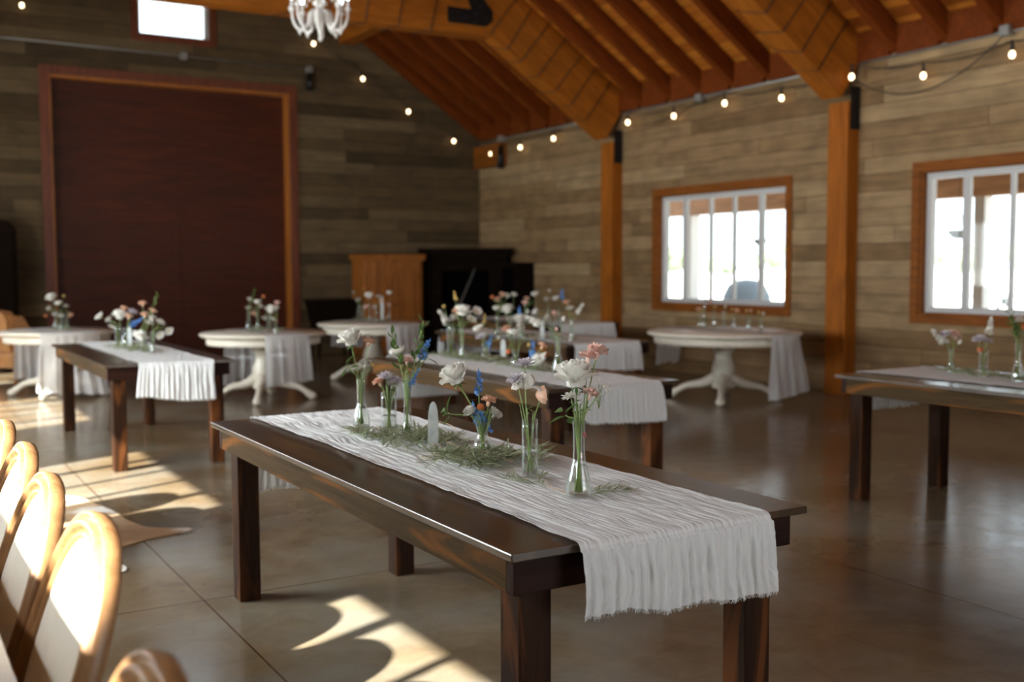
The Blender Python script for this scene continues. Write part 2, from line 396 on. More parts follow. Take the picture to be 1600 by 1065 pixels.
def beam(name, p0, p1, width, depth, m, up=(0, 0, 1), bevel=.006, parent=None):
    """timber from p0 to p1 (centre line), DEPTH along up, WIDTH across; local x runs along it"""
    p0 = Vector(p0); p1 = Vector(p1); x = (p1 - p0); L = x.length; x.normalize()
    y = Vector(up).cross(x).normalized(); z = x.cross(y)
    mb = MB().box((0, -width / 2, -depth / 2), (L, width / 2, depth / 2))
    o = mb.build(name, m, bevel=bevel)
    mt = Matrix((x, y, z)).transposed().to_4x4(); mt.translation = p0
    if parent: o.parent = parent
    o.matrix_world = mt
    return o

# ================================================================ THE BUILDING
XL, XR, YB, YF = -1.17, 9.33, 16.6, -4.6          # inner faces
RX, EZ, KS = 4.08, 3.65, .665                      # ridge x, eave height, roof slope
def roof_z(x): return EZ + KS * ((XR - x) if x > RX else (x - XL))
NR = Vector((KS, 0, 1)).normalized(); NL = Vector((-KS, 0, 1)).normalized()

struct('floor', MB().box((XL - .2, YF - .2, -.12), (XR + .2, YB + .2, 0)), M['floor'])
struct('ground', MB().box((-300, -300, -.5), (400, 400, -.16)), M['snowfield'])

# the wall in view has windows in its second and third bays only
def side_wall2(xa, xb, cs):
    mb = MB(); ys = [YF - .2]
    for c in cs: ys += [c - 1.21, c + 1.21]
    ys.append(YB + .2)
    for i in range(len(ys) - 1):
        if i % 2 == 0: mb.box((xa, ys[i], -.12), (xb, ys[i + 1], 3.93))
        else: mb.box((xa, ys[i], -.12), (xb, ys[i + 1], .913)).box((xa, ys[i], 2.393), (xb, ys[i + 1], 3.93))
    return mb
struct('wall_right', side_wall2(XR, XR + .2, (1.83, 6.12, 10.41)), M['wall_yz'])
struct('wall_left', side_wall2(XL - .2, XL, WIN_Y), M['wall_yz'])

def gable(y0, y1, door, win, xt=0):
    """end wall with a door opening (x0,x1,z) and a window opening (x0,x1,z0,z1) under the ridge"""
    mb = MB(); dx0, dx1, dz = door; wx0, wx1, wz0, wz1 = win
    xs = sorted({XL - .2, XR + .2, dx0, dx1, wx0, wx1, RX})
    def rz(x): return EZ + KS * min(XR + 0 - x, x - XL) + .30
    for a, b_ in zip(xs[:-1], xs[1:]):
        m_ = (a + b_) / 2
        lo = dz if dx0 < m_ < dx1 else -.12
        def piece(z0, z1a, z1b):
            mb.prism([(a, z0), (b_, z0), (b_, z1b), (a, z1a)], lambda u, v, w: (u, y1 if w else y0, v))
        if wx0 < m_ < wx1:
            piece(lo, wz0, wz0); piece(wz1, rz(a), rz(b_))
        else: piece(lo, rz(a), rz(b_))
    return mb
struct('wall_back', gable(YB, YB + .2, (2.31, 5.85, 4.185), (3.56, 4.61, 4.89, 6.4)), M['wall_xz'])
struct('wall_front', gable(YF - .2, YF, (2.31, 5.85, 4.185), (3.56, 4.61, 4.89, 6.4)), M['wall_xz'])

# roof: boarded deck, rafters, heavy frames
def slope_pt(side, x, y, off=0):
    n = NR if side > 0 else NL
    return Vector((x, y, roof_z(x))) + n * off
LS = 5.6 / math.cos(math.atan(KS))
for side, nm in ((1, 'ceiling_right'), (-1, 'ceiling_left')):
    xm = RX + side * 2.78
    p0 = slope_pt(side, xm, YF - .5, .25); p1 = slope_pt(side, xm, YB + .5, .25)
    o = beam(nm, p0, p1, LS, .06, M['deck'], up=NR if side > 0 else NL, bevel=0); o['kind'] = 'structure'
ti = 0
FRAMES = (12.56, 8.28, 4.0, -.28)
jy = []
jy.append(YB - .05)
for a, b_ in zip((YB,) + FRAMES, FRAMES + (YF,)):
    n_ = 6
    for k in range(1, n_ + 1): jy.append(a + (b_ - a) * k / (n_ + 1))
for y in jy:
    for side in (1, -1):
        xe = XR if side > 0 else XL
        ti += 1
        o = beam('trim_%d' % ti, slope_pt(side, xe + side * .1, y, .11), slope_pt(side, RX + side * .03, y, .11), .10, .22, M['joist'], up=NR if side > 0 else NL, bevel=0)
        o['kind'] = 'structure'
# blocking between the rafters above the wall in view, and the plate under them
ys_ = sorted(jy + list(FRAMES) + [YB, YF])
for a, b_ in zip(ys_[:-1], ys_[1:]):
    if b_ < 2 or b_ - a < .2: continue
    ti += 1
    o = MB().box((XR - .06, a + .05, 3.62), (XR - .01, b_ - .05, 3.93)).build('trim_%d' % ti, M['joist']); o['kind'] = 'structure'
beam('ridge', (RX, YF, 7.14), (RX, YB, 7.14), .14, .35, M['cedar_x'])['kind'] = 'structure'
bpy.data.objects['ridge'].name = 'trim_%d' % (ti + 1); ti += 2

def bolts(mb, pts, r=.016, ax='y', d=.014):
    for (x, y, z) in pts:
        k = len(mb.v); mb.lathe([(r, 0), (r, d * .6), (r * .6, d), (0, d)], 6, (0, 0, 0), smooth=False)
        rot = Matrix.Rotation(PI / 2, 4, 'X') if ax == 'y' else Matrix.Rotation(-PI / 2, 4, 'Y')
        mb.xf(Matrix.Translation((x, y, z)) @ rot, k)
for fi, fy in enumerate(FRAMES):
    w = .28; y0 = fy - w / 2
    for side in (1, -1):
        n = NR if side > 0 else NL; xe = XR if side > 0 else XL
        ti += 1
        post = beam('trim_%d' % ti, (xe - side * .09, fy, 0), (xe - side * .09, fy, 3.2), w, .18, M['cedar_x'], up=(side, 0, 0)); post['kind'] = 'structure'
        ti += 1
        o = beam('trim_%d' % ti, slope_pt(side, xe, fy, -.14), slope_pt(side, RX, fy, -.14), w, .72, M['cedar_x'], up=n); o['kind'] = 'structure'
        # steel strap bolted over the joint of post and inclined beam
        pl = MB().box((-.07, -.012, -.23), (.07, 0, .23))
        bolts(pl, [(sx * .04, -.012, z) for sx in (-1, 1) for z in (-.19, -.11, -.03, .05, .13, .2)])
        q = pl.build('connector_plate', M['black_iron'], post)
        pm = post.matrix_world.copy(); q.matrix_basis = pm.inverted() @ Matrix.Translation((xe - side * .075, y0, 3.13))
    ti += 1
    tie = beam('trim_%d' % ti, (RX - 3.1, fy, 4.70), (RX + 3.1, fy, 4.70), w + .02, .50, M['cedar_x']); tie['kind'] = 'structure'
    tm = tie.matrix_world.copy()
    for side in (1, -1):
        pl = MB().prism([(-.36, -.10), (.20, -.10), (.30, -.02), (.30, .10), (.16, .26), (.02, .34), (-.08, .26), (-.02, .10), (-.36, .10)], lambda u, v, w_: (side * u, -.012 * (1 - w_), v))
        bolts(pl, [(side * a, -.012, b2) for a, b2 in ((-.3, .05), (-.3, -.05), (-.2, .05), (-.2, -.05), (-.1, 0), (.05, .05), (.05, -.05), (.2, 0), (.05, .2), (.12, .14))])
        q = pl.build('connector_plate', M['black_iron'], tie)
        q.matrix_basis = tm.inverted() @ Matrix.Translation((RX + side * 2.80, y0 - .012, 4.67))
# purlin in the last bay, just under the boards, running to the end wall
ti += 1
beam('trim_%d' % ti, (6.72 + .12, 12.69, 5.19), (6.72 + .12, YB, 5.19), .24, .26, M['cedar_x'])['kind'] = 'structure'
ti += 1   # short plate block in the corner
struct('trim_%d' % ti, MB().box((XR - .12, 15.65, 3.14), (XR, YB, 3.52)), M['cedar_y'], bevel=.006)

# windows
def window(n, yc, side, name=None):
    xe = XR if side > 0 else XL; s = side
    w = thing('window_%d' % n, None, None, (xe, yc, .823)); w['kind'] = 'structure'; del_ = None
    def bx(mb, x0, x1, y0, y1, z0, z1): mb.box((min(s * x0, s * x1), y0, z0), (max(s * x0, s * x1), y1, z1))
    mb = MB(); H = 1.66
    bx(mb, -.022, 0, -1.30, -1.205, 0, H); bx(mb, -.022, 0, 1.205, 1.30, 0, H)
    bx(mb, -.022, 0, -1.205, 1.205, H - .095, H); bx(mb, -.022, 0, -1.205, 1.205, 0, .095)
    bx(mb, 0, .09, -1.21, -1.185, .09, H - .09); bx(mb, 0, .09, 1.185, 1.21, .09, H - .09)
    bx(mb, 0, .09, -1.185, 1.185, H - .115, H - .09); bx(mb, 0, .09, -1.185, 1.185, .09, .115)
    mb.build('casing', M['cedar_y'], w, bevel=.003)
    mb = MB(); a, b_ = -1.185, 1.185; z0, z1 = .115, H - .115
    bx(mb, .07, .15, a, a + .06, z0, z1); bx(mb, .07, .15, b_ - .06, b_, z0, z1)
    bx(mb, .07, .15, a + .06, b_ - .06, z1 - .06, z1); bx(mb, .07, .15, a + .06, b_ - .06, z0, z0 + .06)
    f = mb.build('frame', M['white_vinyl'], w, bevel=.004)
    for k in range(4):
        y = (.73, .23, -.21, -.69)[k]
        ww = .075 if k in (0, 3) else .04
        mm = MB(); bx(mm, .085, .135, y - ww / 2, y + ww / 2, z0 + .06, z1 - .06); mm.build('mullion', M['white_vinyl'], w, bevel=.003)
    g = MB(); bx(g, .108, .112, a + .05, b_ - .05, z0 + .05, z1 - .05); g.build('pane', M['pane'], w)
    return w
window(1, 10.41, 1); window(2, 6.12, 1); window(3, 1.83, 1)
for i, c in enumerate(WIN_Y): window(4 + i, c, -1)
def gable_window(n, y, s):
    w = thing('window_%d' % n, None, None, (RX, y, 4.79)); w['kind'] = 'structure'
    mb = MB(); H = 1.73
    def bx(mb, x0, x1, y0, y1, z0, z1): mb.box((x0, min(s * y0, s * y1), z0), (x1, max(s * y0, s * y1), z1))
    for x0, x1, z0, z1 in ((-.62, -.52, 0, H), (.53, .63, 0, H), (-.52, .53, 0, .10), (-.52, .53, H - .1, H)): bx(mb, x0, x1, -.025, 0, z0, z1)
    mb.build('casing', M['door_trim'], w, bevel=.003)
    mb = MB()
    for x0, x1, z0, z1 in ((-.52, -.48, .1, H - .1), (.47, .53, .1, H - .1), (-.48, .47, .1, .13), (-.48, .47, H - .15, H - .1)): bx(mb, x0, x1, .05, .12, z0, z1)
    mb.build('frame', M['white_vinyl'], w, bevel=.003)
    mb = MB(); bx(mb, -.49, .48, .08, .084, .14, H - .14); mb.build('pane', M['pane'], w)
gable_window(8, YB, 1); gable_window(9, YF, -1)

# sliding barn door behind its opening in the end wall
d = thing('door_1', None, None, (RX, YB + .2, 0)); d['kind'] = 'structure'
mb = MB()
for x0, x1, z0, z1 in ((2.18, 2.31, 0, 4.315), (5.85, 5.98, 0, 4.315), (2.31, 5.85, 4.185, 4.315)):
    mb.box((x0 - RX, -.225, z0), (x1 - RX, -.2, z1))
mb.build('casing', M['door_trim'], d, bevel=.004)
mb = MB().box((2.311 - RX, -.2, 0), (2.335 - RX, 0, 4.184)).box((5.825 - RX, -.2, 0), (5.849 - RX, 0, 4.184)).box((2.335 - RX, -.2, 4.16), (5.825 - RX, 0, 4.184))
mb.build('jamb', M['jamb'], d)
for x0, x1 in ((2.1, 4.12), (4.13, 5.832)):
    mb = MB().box((x0 - RX, .014, .01), (x1 - RX, .06, 4.5))
    p = mb.build('door_panel', M['barn_door'], d, bevel=.003)
MB().box((4.08 - RX, .002, .01), (4.17 - RX, .014, 4.4)).build('astragal', M['barn_door'], d, bevel=.003)
# unseen doorway behind the camera, opened for the added lamp
d = thing('door_2', None, None, (RX, YF, 0)); d['kind'] = 'structure'
mb = MB()
for x0, x1, z0, z1 in ((2.18, 2.31, 0, 4.315), (5.85, 5.98, 0, 4.315), (2.31, 5.85, 4.185, 4.315)):
    mb.box((x0 - RX, 0, z0), (x1 - RX, .025, z1))
mb.build('casing', M['door_trim'], d, bevel=.004)
for x0, x1 in ((.25, 2.27), (5.9, 7.92)): MB().box((x0 - RX, -.27, .01), (x1 - RX, -.23, 4.5)).build('door_panel', M['barn_door'], d, bevel=.003)

# ---------------------------------------------------------------- conduits, boxes, flood lamps
tag(MB().tube([(XR - .035, YB - .1, 3.585), (XR - .035, 12.75, 3.59)], .016, 8).build('conduit', M['conduit']), 'grey metal conduit under the eave between corner and first post', 'pipe')
tag(MB().tube([(XR - .035, 12.36, 3.60), (XR - .035, 8.46, 3.605)], .016, 8).build('conduit', M['conduit']), 'grey metal conduit under the eave between the two posts', 'pipe')
tag(MB().tube([(XR - .035, 8.1, 3.61), (XR - .035, 4.2, 3.63)], .016, 8).build('conduit', M['conduit']), 'grey metal conduit under the eave above the second window', 'pipe')
tag(MB().tube([(1.0, YB - .03, 4.64), (6.2, YB - .03, 4.60)], .012, 8).build('conduit', M['conduit']), 'thin conduit along the end wall between barn door and gable window', 'pipe')
def jbox(loc, label, head=None, up=0):
    t = thing('junction_box', label, 'junction box', loc)
    MB().box((-.05, -.05, -.05), (.05, .05, .05)).build('box', M['conduit'], t, bevel=.008)
    if head:
        mb = MB().tube([(0, 0, -.05), head[0]], .022, 8).tube([head[0], head[1]], [.05, .062], 12)
        mb.build('lamp_head', M['black_iron'], t)
jbox((XR - .07, 15.71, 3.59), 'grey junction box with a dark downward lamp in the corner', ((-.02, -.02, -.12), (-.04, -.04, -.5)))
jbox((XR - .07, 10.68, 3.59), 'grey junction box above the window between the posts')
jbox((XR - .07, 6.35, 3.62), 'grey junction box above the second window')
jbox((6.18, YB - .06, 4.59), 'grey junction box with a downward lamp on the end wall', ((0, -.02, -.08), (0, -.03, -.32)))
jbox((4.2, YB - .06, 4.61), 'small dark box under the gable window sill')

# ---------------------------------------------------------------- string lights
def sag(a, b_, s, n=10):
    a, b_ = Vector(a), Vector(b_)
    return [a.lerp(b_, i / n) - Vector((0, 0, 4 * s * (i / n) * (1 - i / n))) for i in range(n + 1)]
def string(label, pts, bulbs, sags=.05):
    t = thing('string_light', label, 'string light', pts[0])
    o = Vector(pts[0]); path = []
    for a, b_ in zip(pts[:-1], pts[1:]): path += sag(a, b_, sags)
    MB().tube([p - o for p in path], .006, 6).build('cord', M['cord'], t)
    for b_ in bulbs:
        p = Vector(b_) - o
        s_ = MB().tube([p + Vector((0, 0, .135)), p + Vector((0, 0, .05))], [.008, .017], 8).tube([p + Vector((0, 0, .075)), p + Vector((0, 0, .03))], .019, 10)
        s_.build('socket', M['cord'], t)
        MB().lathe([(0, -.036), (.016, -.032), (.026, -.015), (.028, 0), (.022, .018), (.013, .034)], 12, tuple(p)).build('bulb', M['bulb'], t)
XS = 9.22
def up(p): return (p[0], p[1], p[2] + .13)
bA = [(XS, 16.0, 3.36), (XS, 15.04, 3.377), (XS, 14.05, 3.418)]
string('festoon string of three glowing bulbs between corner and first post', [(9.3, 16.45, 3.5)] + [up(p) for p in bA] + [(9.25, 12.78, 3.54)], bA)
bB = [(XS, 12.15, 3.443), (XS, 11.15, 3.41), (XS, 10.17, 3.448), (XS, 9.2, 3.38)]
string('festoon string of four glowing bulbs between the two posts', [(9.25, 12.38, 3.56)] + [up(p) for p in bB] + [(9.25, 8.45, 3.52)], bB)
bC = [(9.06, 8.02, 3.43), (XS, 7.24, 3.336), (XS, 6.26, 3.381), (XS, 5.3, 3.37)]
string('festoon string of glowing bulbs above the second window', [up(p) for p in bC] + [(XS, 4.2, 3.5)], bC)
bD = [(6.24, 16.48, 4.994), (7.08, 16.48, 4.513), (7.9, 16.48, 4.042), (8.757, 16.48, 3.60)]
string('festoon string running down the gable from the chandelier side to the corner', [(5.85, 16.5, 5.42)] + [up(p) for p in bD] + [(9.26, 16.5, 3.55)], bD)
bE = [(1.98, 16.48, 5.08), (5.39, 16.48, 5.49)]
string('festoon string swagged over the gable above the barn door', [(.4, 16.5, 4.7), up(bE[0]), (3.2, 16.5, 5.66), (4.85, 16.5, 5.60), up(bE[1]), (5.62, 16.5, 5.68)], bE, .03)
tag(MB().tube(sag((9.06, 8.05, 3.43), (9.2, 6.35, 3.56), .33, 22), .007, 6).build('cord', M['cord']), 'loose black cord swagging below the festoon bulbs by the second post', 'cord')
tag(MB().tube(sag((9.2, 12.2, 3.4), (9.25, 10.7, 3.55), .10, 14), .006, 6).build('cord', M['cord']), 'loose black cord drooping beside the first post', 'cord')
def wrap(label, a, b_, off_n, w, dpt, turns, nrm):
    """cord wound round an inclined or level beam"""
    a, b_ = Vector(a), Vector(b_); ax = (b_ - a).normalized(); yv = Vector((0, 1, 0)); pts = []
    hw, hd = w / 2 + .012, dpt / 2 + .012; c = [(-hw, hd), (-hw, -hd), (hw, -hd), (hw, hd)]
    for t in range(turns):
        for k, (p, q) in enumerate(c):
            f = (t + (0, .22, .5, .72)[k] * .9) / turns; jit = R_.uniform(-.03, .03)
            pts.append(a.lerp(b_, f) + ax * jit + yv * p + nrm * q)
    return tag(MB().tube(pts, .0065, 6).build('wound_cord', M['cord']), label, 'cord')
for fy, lb in ((12.56, 'black cord wound round the inclined beam over the first post'), (8.28, 'black cord wound round the inclined beam over the second post')):
    wrap(lb, slope_pt(1, 9.0, fy, -.14), slope_pt(1, 6.7, fy, -.14), 0, .28, .72, 9, NR)
wrap('black cord wound round the level tie beam behind the chandelier', (6.4, 12.56, 4.70), (4.0, 12.56, 4.70), 0, .30, .50, 5, Vector((0, 0, 1)))

# ---------------------------------------------------------------- chandelier
ch = thing('chandelier', 'white branched candle chandelier with glass drops hanging from the ridge', 'chandelier', (4.08, 10.58, 3.74))
body = [(0, 0), (.016, .012), (.020, .035), (.012, .055), (.018, .075), (.022, .10), (.035, .15), (.055, .20), (.062, .235), (.05, .27), (.03, .30), (.028, .34), (.07, .375), (.075, .39), (.035, .41), (.028, .50), (.045, .56), (.05, .60), (.028, .64), (.02, .75), (.03, .80), (.012, .83)]
MB().lathe(body, 20).build('stem_column', M['white_plaster'], ch)
for k in range(8):
    q = 2 * PI * k / 8 + .32; dx, dy = math.cos(q), math.sin(q); r2 = .285
    z_ = .40 - (.0 if k % 2 else .0)
    path = []
    for i in range(25):
        t = i / 24
        if t < .3: u = t / .3; r = .04 + .075 * u; z = .26 + .045 * math.sin(PI * u)
        else:
            u = (t - .3) / .7; a = PI * u
            r = .115 + (r2 - .115) * (1 - math.cos(a)) / 2; z = .26 - .175 * math.sin(a) ** .8 * (1 - .1 * u) + .055 * u
        path.append((r * dx, r * dy, z))
    arm = MB().tube(path, [.013 + .006 * math.sin(PI * i / 24) for i in range(25)], 8)
    m_ = path[16]; arm.ball((m_[0], m_[1], m_[2] - .012), .022, 8, (1, 1, 1.3)).tube([(m_[0], m_[1], m_[2] - .03), (m_[0], m_[1], m_[2] - .06)], [.012, .003], 6)
    e = (r2 * dx, r2 * dy, 0)
    arm.lathe([(.012, .30), (.032, .325), (.036, .34), (.018, .345)], 12, e)
    a_ = arm.build('arm', M['white_plaster'], ch)
    MB().lathe([(.015, .34), (.015, .42), (0, .42)], 10, e).build('candle', M['white_plaster'], a_)
    MB().lathe([(.008, .415), (.020, .44), (.022, .46), (.014, .49), (0, .515)], 10, e).build('bulb', M['bulb_cool'], a_)
    for j in range(3):
        rr = .10 + .06 * j
        MB().ball((rr * dx, rr * dy, .50 - .05 * j), .013, 8, (1, 1, 1.6)).tube([(rr * dx, rr * dy, .52 - .05 * j), (.03 * dx, .03 * dy, .60)], .0025, 5).build('glass_drop', M['white_plaster'], a_)
mb = MB()
for k in range(44):
    z = .83 + k * .055
    if z > 3.1: break
    mb.tube([(0, 0, z), (0.008 if k % 2 else 0, 0 if k % 2 else .008, z + .03), (0, 0, z + .058)], .006, 6)
mb.build('chain', M['white_plaster'], ch)

# ================================================================ FURNITURE
def rect_table(label, x0, x1, y0, y1, group='long dark farmhouse tables'):
    t = thing('farm_table', label, 'table', ((x0 + x1) / 2, (y0 + y1) / 2, 0), 0, group)
    w, l, H = (x1 - x0) / 2, (y1 - y0) / 2, .76; e = .112
    mb = MB(); nb = 4; bw = 2 * w / nb
    for k in range(nb): mb.box((-w + k * bw + .0006, -l, H - .021), (-w + (k + 1) * bw - .0006, l, H))
    mb.build('tabletop', M['top_y'], t, bevel=.003)
    a, b_ = w - .028, l - .035
    for s in (-1, 1):
        MB().box((min(s * a, s * (a - .035)), -b_ + .0355, H - .112), (max(s * a, s * (a - .035)), b_ - .0355, H - .0215)).build('side_apron', M['dark_y'], t, bevel=.003)
        MB().box((-a, min(s * b_, s * (b_ - .035)), H - .112), (a, max(s * b_, s * (b_ - .035)), H - .0215)).build('end_apron', M['dark_x'], t, bevel=.003)
    for sx in (-1, 1):
        for sy in (-1, 1):
            cx, cy = sx * (a - .036 - .047), sy * (b_ - .036 - .047)
            MB().box((cx - .046, cy - .046, 0), (cx + .046, cy + .046, H - .022)).build('leg', M['dark_z'], t, bevel=.004)
    return t
rect_table('long dark walnut-stained farmhouse table in front, beneath the sharpest vases', 1.239, 2.190, 2.066, 4.581)
rect_table('dark farmhouse table standing before the tall barn doors', 1.36, 2.265, 7.68, 10.12)
rect_table('second dark farmhouse table, directly behind the front one', 3.11, 4.03, 4.80, 7.25)
rect_table('third dark farmhouse table, behind the second one', 5.05, 5.985, 7.50, 9.95)
rect_table('last dark farmhouse table, at the foot of the first post', 6.40, 7.62, 10.15, 12.3)
rect_table('dark farmhouse table below the second window', 5.03, 5.985, 2.05, 4.55)

def frame_noise(x, y, z=0): return noise.noise(Vector((x, y, z)))
def runner_rect(label, xa, xb, y0, y1, dn, df, nu=90, ns=220, seed=0, mat='gauze', H=.7615):
    """gauze runner lying along y with both ends hanging over; xa..xb across"""
    r = .014; L = [(y1 + r + .004, H - df), (y1 + r + .004, H - r)]
    path = []
    steps_h = max(10, int(ns * .14))
    for i in range(steps_h): path.append((y1 + r + .003, H - df + (df - r) * i / (steps_h - 1), 'f', 1 - i / (steps_h - 1)))
    for k in range(1, 5): a = PI / 2 * k / 4; path.append((y1 + .003 + r * math.cos(a), H - r + r * math.sin(a), 'c', 0))
    nt_ = ns - 2 * steps_h
    for i in range(1, nt_): path.append((y1 - (y1 - y0) * i / nt_, H, 't', 0))
    for k in range(0, 5): a = PI / 2 * k / 4; path.append((y0 - .003 - r * math.sin(a), H - r + r * math.cos(a), 'c', 0))
    for i in range(1, steps_h): path.append((y0 - r - .003, H - r - (dn - r) * i / (steps_h - 1), 'n', i / (steps_h - 1)))
    vs = []; np_ = len(path); xc, hw = (xa + xb) / 2, (xb - xa) / 2
    for j, (y, z, k, hfrac) in enumerate(path):
        s = j * ((y1 - y0) + dn + df) / np_
        for i in range(nu):
            u = i / (nu - 1) * 2 - 1
            e = .012 * frame_noise(s * 2.2 + seed, 3.3 * (1 if u > 0 else -1), seed) * 1.6
            x = xc + u * (hw * (1 + .045 * hfrac) + e * (1 - hfrac)) + .010 * frame_noise(s * 1.3, seed + 9) * (1 - hfrac)
            q = u * hw; wob = .026 * frame_noise(s * 5.5, q * 6, seed)
            rid = frame_noise((q + wob) * 78, s * 6.5, seed); rid2 = frame_noise((q + wob) * 150, s * 13, seed + 5)
            big = frame_noise((q + wob) * 22, s * 1.8, seed + 2)
            h = .0030 * (1 - min(1, abs(rid) * 2.4)) + .0020 * rid2 + .0035 * max(0, big) + .0015
            h = max(h, .0006)
            edge = max(0, (abs(u) - .94) / .06); h += .0028 * edge
            if k == 't': vs.append((x, y, z + h))
            elif k == 'c':
                c_ = 1; yy = y1 if y > (y0 + y1) / 2 else y0; d_ = Vector((0, y - yy, z - (H - r))); d_ = d_.normalized() if d_.length > 1e-6 else Vector((0, 0, 1))
                vs.append((x, y + d_.y * h, z + d_.z * h))
            else:
                fold = (.0048 * math.sin(q * 190 + 5 * frame_noise(q * 9, seed)) + .007 * frame_noise(q * 34, z * 3, seed + 3) + .003 * frame_noise(q * 120, z * 18, seed + 7)) * min(1, hfrac * 3) + .012 * hfrac
                sg = 1 if k == 'f' else -1
                z_ = H - r - (H - r - z) * (1 + .12 * u + .07 * (1 - u * u)) if k == 'n' else z
                zz = z_ + (hfrac * .018 * frame_noise(q * 9, seed + 4) if hfrac > .2 else 0)
                vs.append((x + .006 * hfrac * frame_noise(q * 40, z * 12), y + sg * (h + max(0, fold + .006) + .002), zz))
    fs = [(j * nu + i, j * nu + i + 1, (j + 1) * nu + i + 1, (j + 1) * nu + i) for j in range(np_ - 1) for i in range(nu - 1)]
    o = MB().add(vs, fs, True).build('table_runner', M[mat]); tag(o, label, 'table runner', 'white gauze runners')
    o.modifiers.new('solid', 'SOLIDIFY').thickness = .0006
    rr = random.Random(seed)
    for row in (0, np_ - 1):
        fr = MB()
        for i in range(0, nu - 1):
            for _ in range(2):
                f = rr.random(); a = Vector(vs[row * nu + i]).lerp(Vector(vs[row * nu + i + 1]), f)
                b_ = a + Vector((rr.uniform(-.006, .006), rr.uniform(-.004, .004), -rr.uniform(.004, .011)))
                fr.tube([a + Vector((0, 0, .002)), (a + b_) / 2 + Vector((rr.uniform(-.002, .002), 0, 0)), b_], [.0011, .0010, .0006], 3, caps=False)
        fr.build('fringe', M[mat], o)
    return o
runner_rect('crinkled white gauze runner with frayed ends draped along the front table', 1.425, 2.025, 2.066, 4.581, .180, .33, 200, 460, 1)
runner_rect('white gauze runner on the table before the barn doors', 1.575, 2.10, 7.68, 10.12, .25, .25, 70, 150, 2)
runner_rect('white gauze runner draped along the second table', 3.27, 3.88, 4.80, 7.25, .20, .32, 80, 170, 3)
runner_rect('white gauze runner draped along the third table', 5.12, 5.83, 7.50, 9.95, .22, .25, 70, 140, 4)
runner_rect('white gauze runner on the last table by the first post', 6.74, 7.50, 10.15, 12.3, .17, .2, 60, 120, 5)
runner_rect('white gauze runner on the table below the second window', 5.25, 5.86, 2.05, 4.55, .24, .245, 80, 160, 6)

def pedestal(label, x, y, R, rz, seed):
    t = thing('pedestal_table', label, 'table', (x, y, 0), rz, 'round cream pedestal tables')
    H = .735
    MB().lathe([(R - .05, H - .052), (R - .03, H - .045), (R - .012, H - .034), (R, H - .024), (R + .002, H - .010), (R - .010, H), (0, H)], 64).build('tabletop', M['cream'], t)
    MB().lathe([(R - .13, H - .125), (R - .075, H - .125), (R - .07, H - .118), (R - .07, H - .052)], 64).build('apron', M['cream'], t)
    prof = [(.09, .12), (.12, .13), (.125, .16), (.11, .18), (.105, .20), (.118, .24), (.128, .30), (.120, .36), (.098, .42), (.088, .47), (.096, .50), (.112, .52), (.112, .54), (.098, .56), (.105, .60), (.15, .622), (.16, .64)]
    MB().lathe(prof, 32).build('column', M['cream'], t)
    for k in range(4):
        q = PI / 4 + k * PI / 2; c_, s_ = math.cos(q), math.sin(q); pts = []; rs = []
        for i in range(17):
            u = i / 16; r = .09 + (.40 if R < .75 else .46) * u
            z = .235 - .20 * (u ** 1.35) + .025 * math.sin(PI * u * 2) * (-1)
            if u > .82: z += .012 * (u - .82) / .18
            pts.append((r * c_, r * s_, max(.038, z))); rs.append(.062 - .030 * math.sin(PI * min(1, u * 1.1) * .5) + (.008 if u > .9 else 0))
        mb = MB().tube(pts, rs, 12, flat_=1.0)
        e = pts[-1]; mb.ball((e[0] + .02 * c_, e[1] + .02 * s_, .040), .040, 14, (1.25, 1.25, 1))
        mb.build('leg', M['cream'], t)
    return t
ROUND = {'R1': (1.80, 12.90, .63, .35), 'R2': (3.63, 11.22, .67, .32), 'R3': (5.41, 12.37, .69, .1), 'R4': (7.80, 8.58, .81, 0)}
RL = {'R1': 'round cream pedestal table near the tan leather armchair', 'R2': 'round cream pedestal table standing before the right half of the barn door',
      'R3': 'round cream pedestal table in front of the pine wardrobe', 'R4': 'large round cream pedestal table under the window between the posts'}
RL['R2'] = 'round cream pedestal table before the bright slit of the barn door'
for i, (k, (x, y, R, rz)) in enumerate(ROUND.items()): pedestal(RL[k], x, y, R, rz, i)

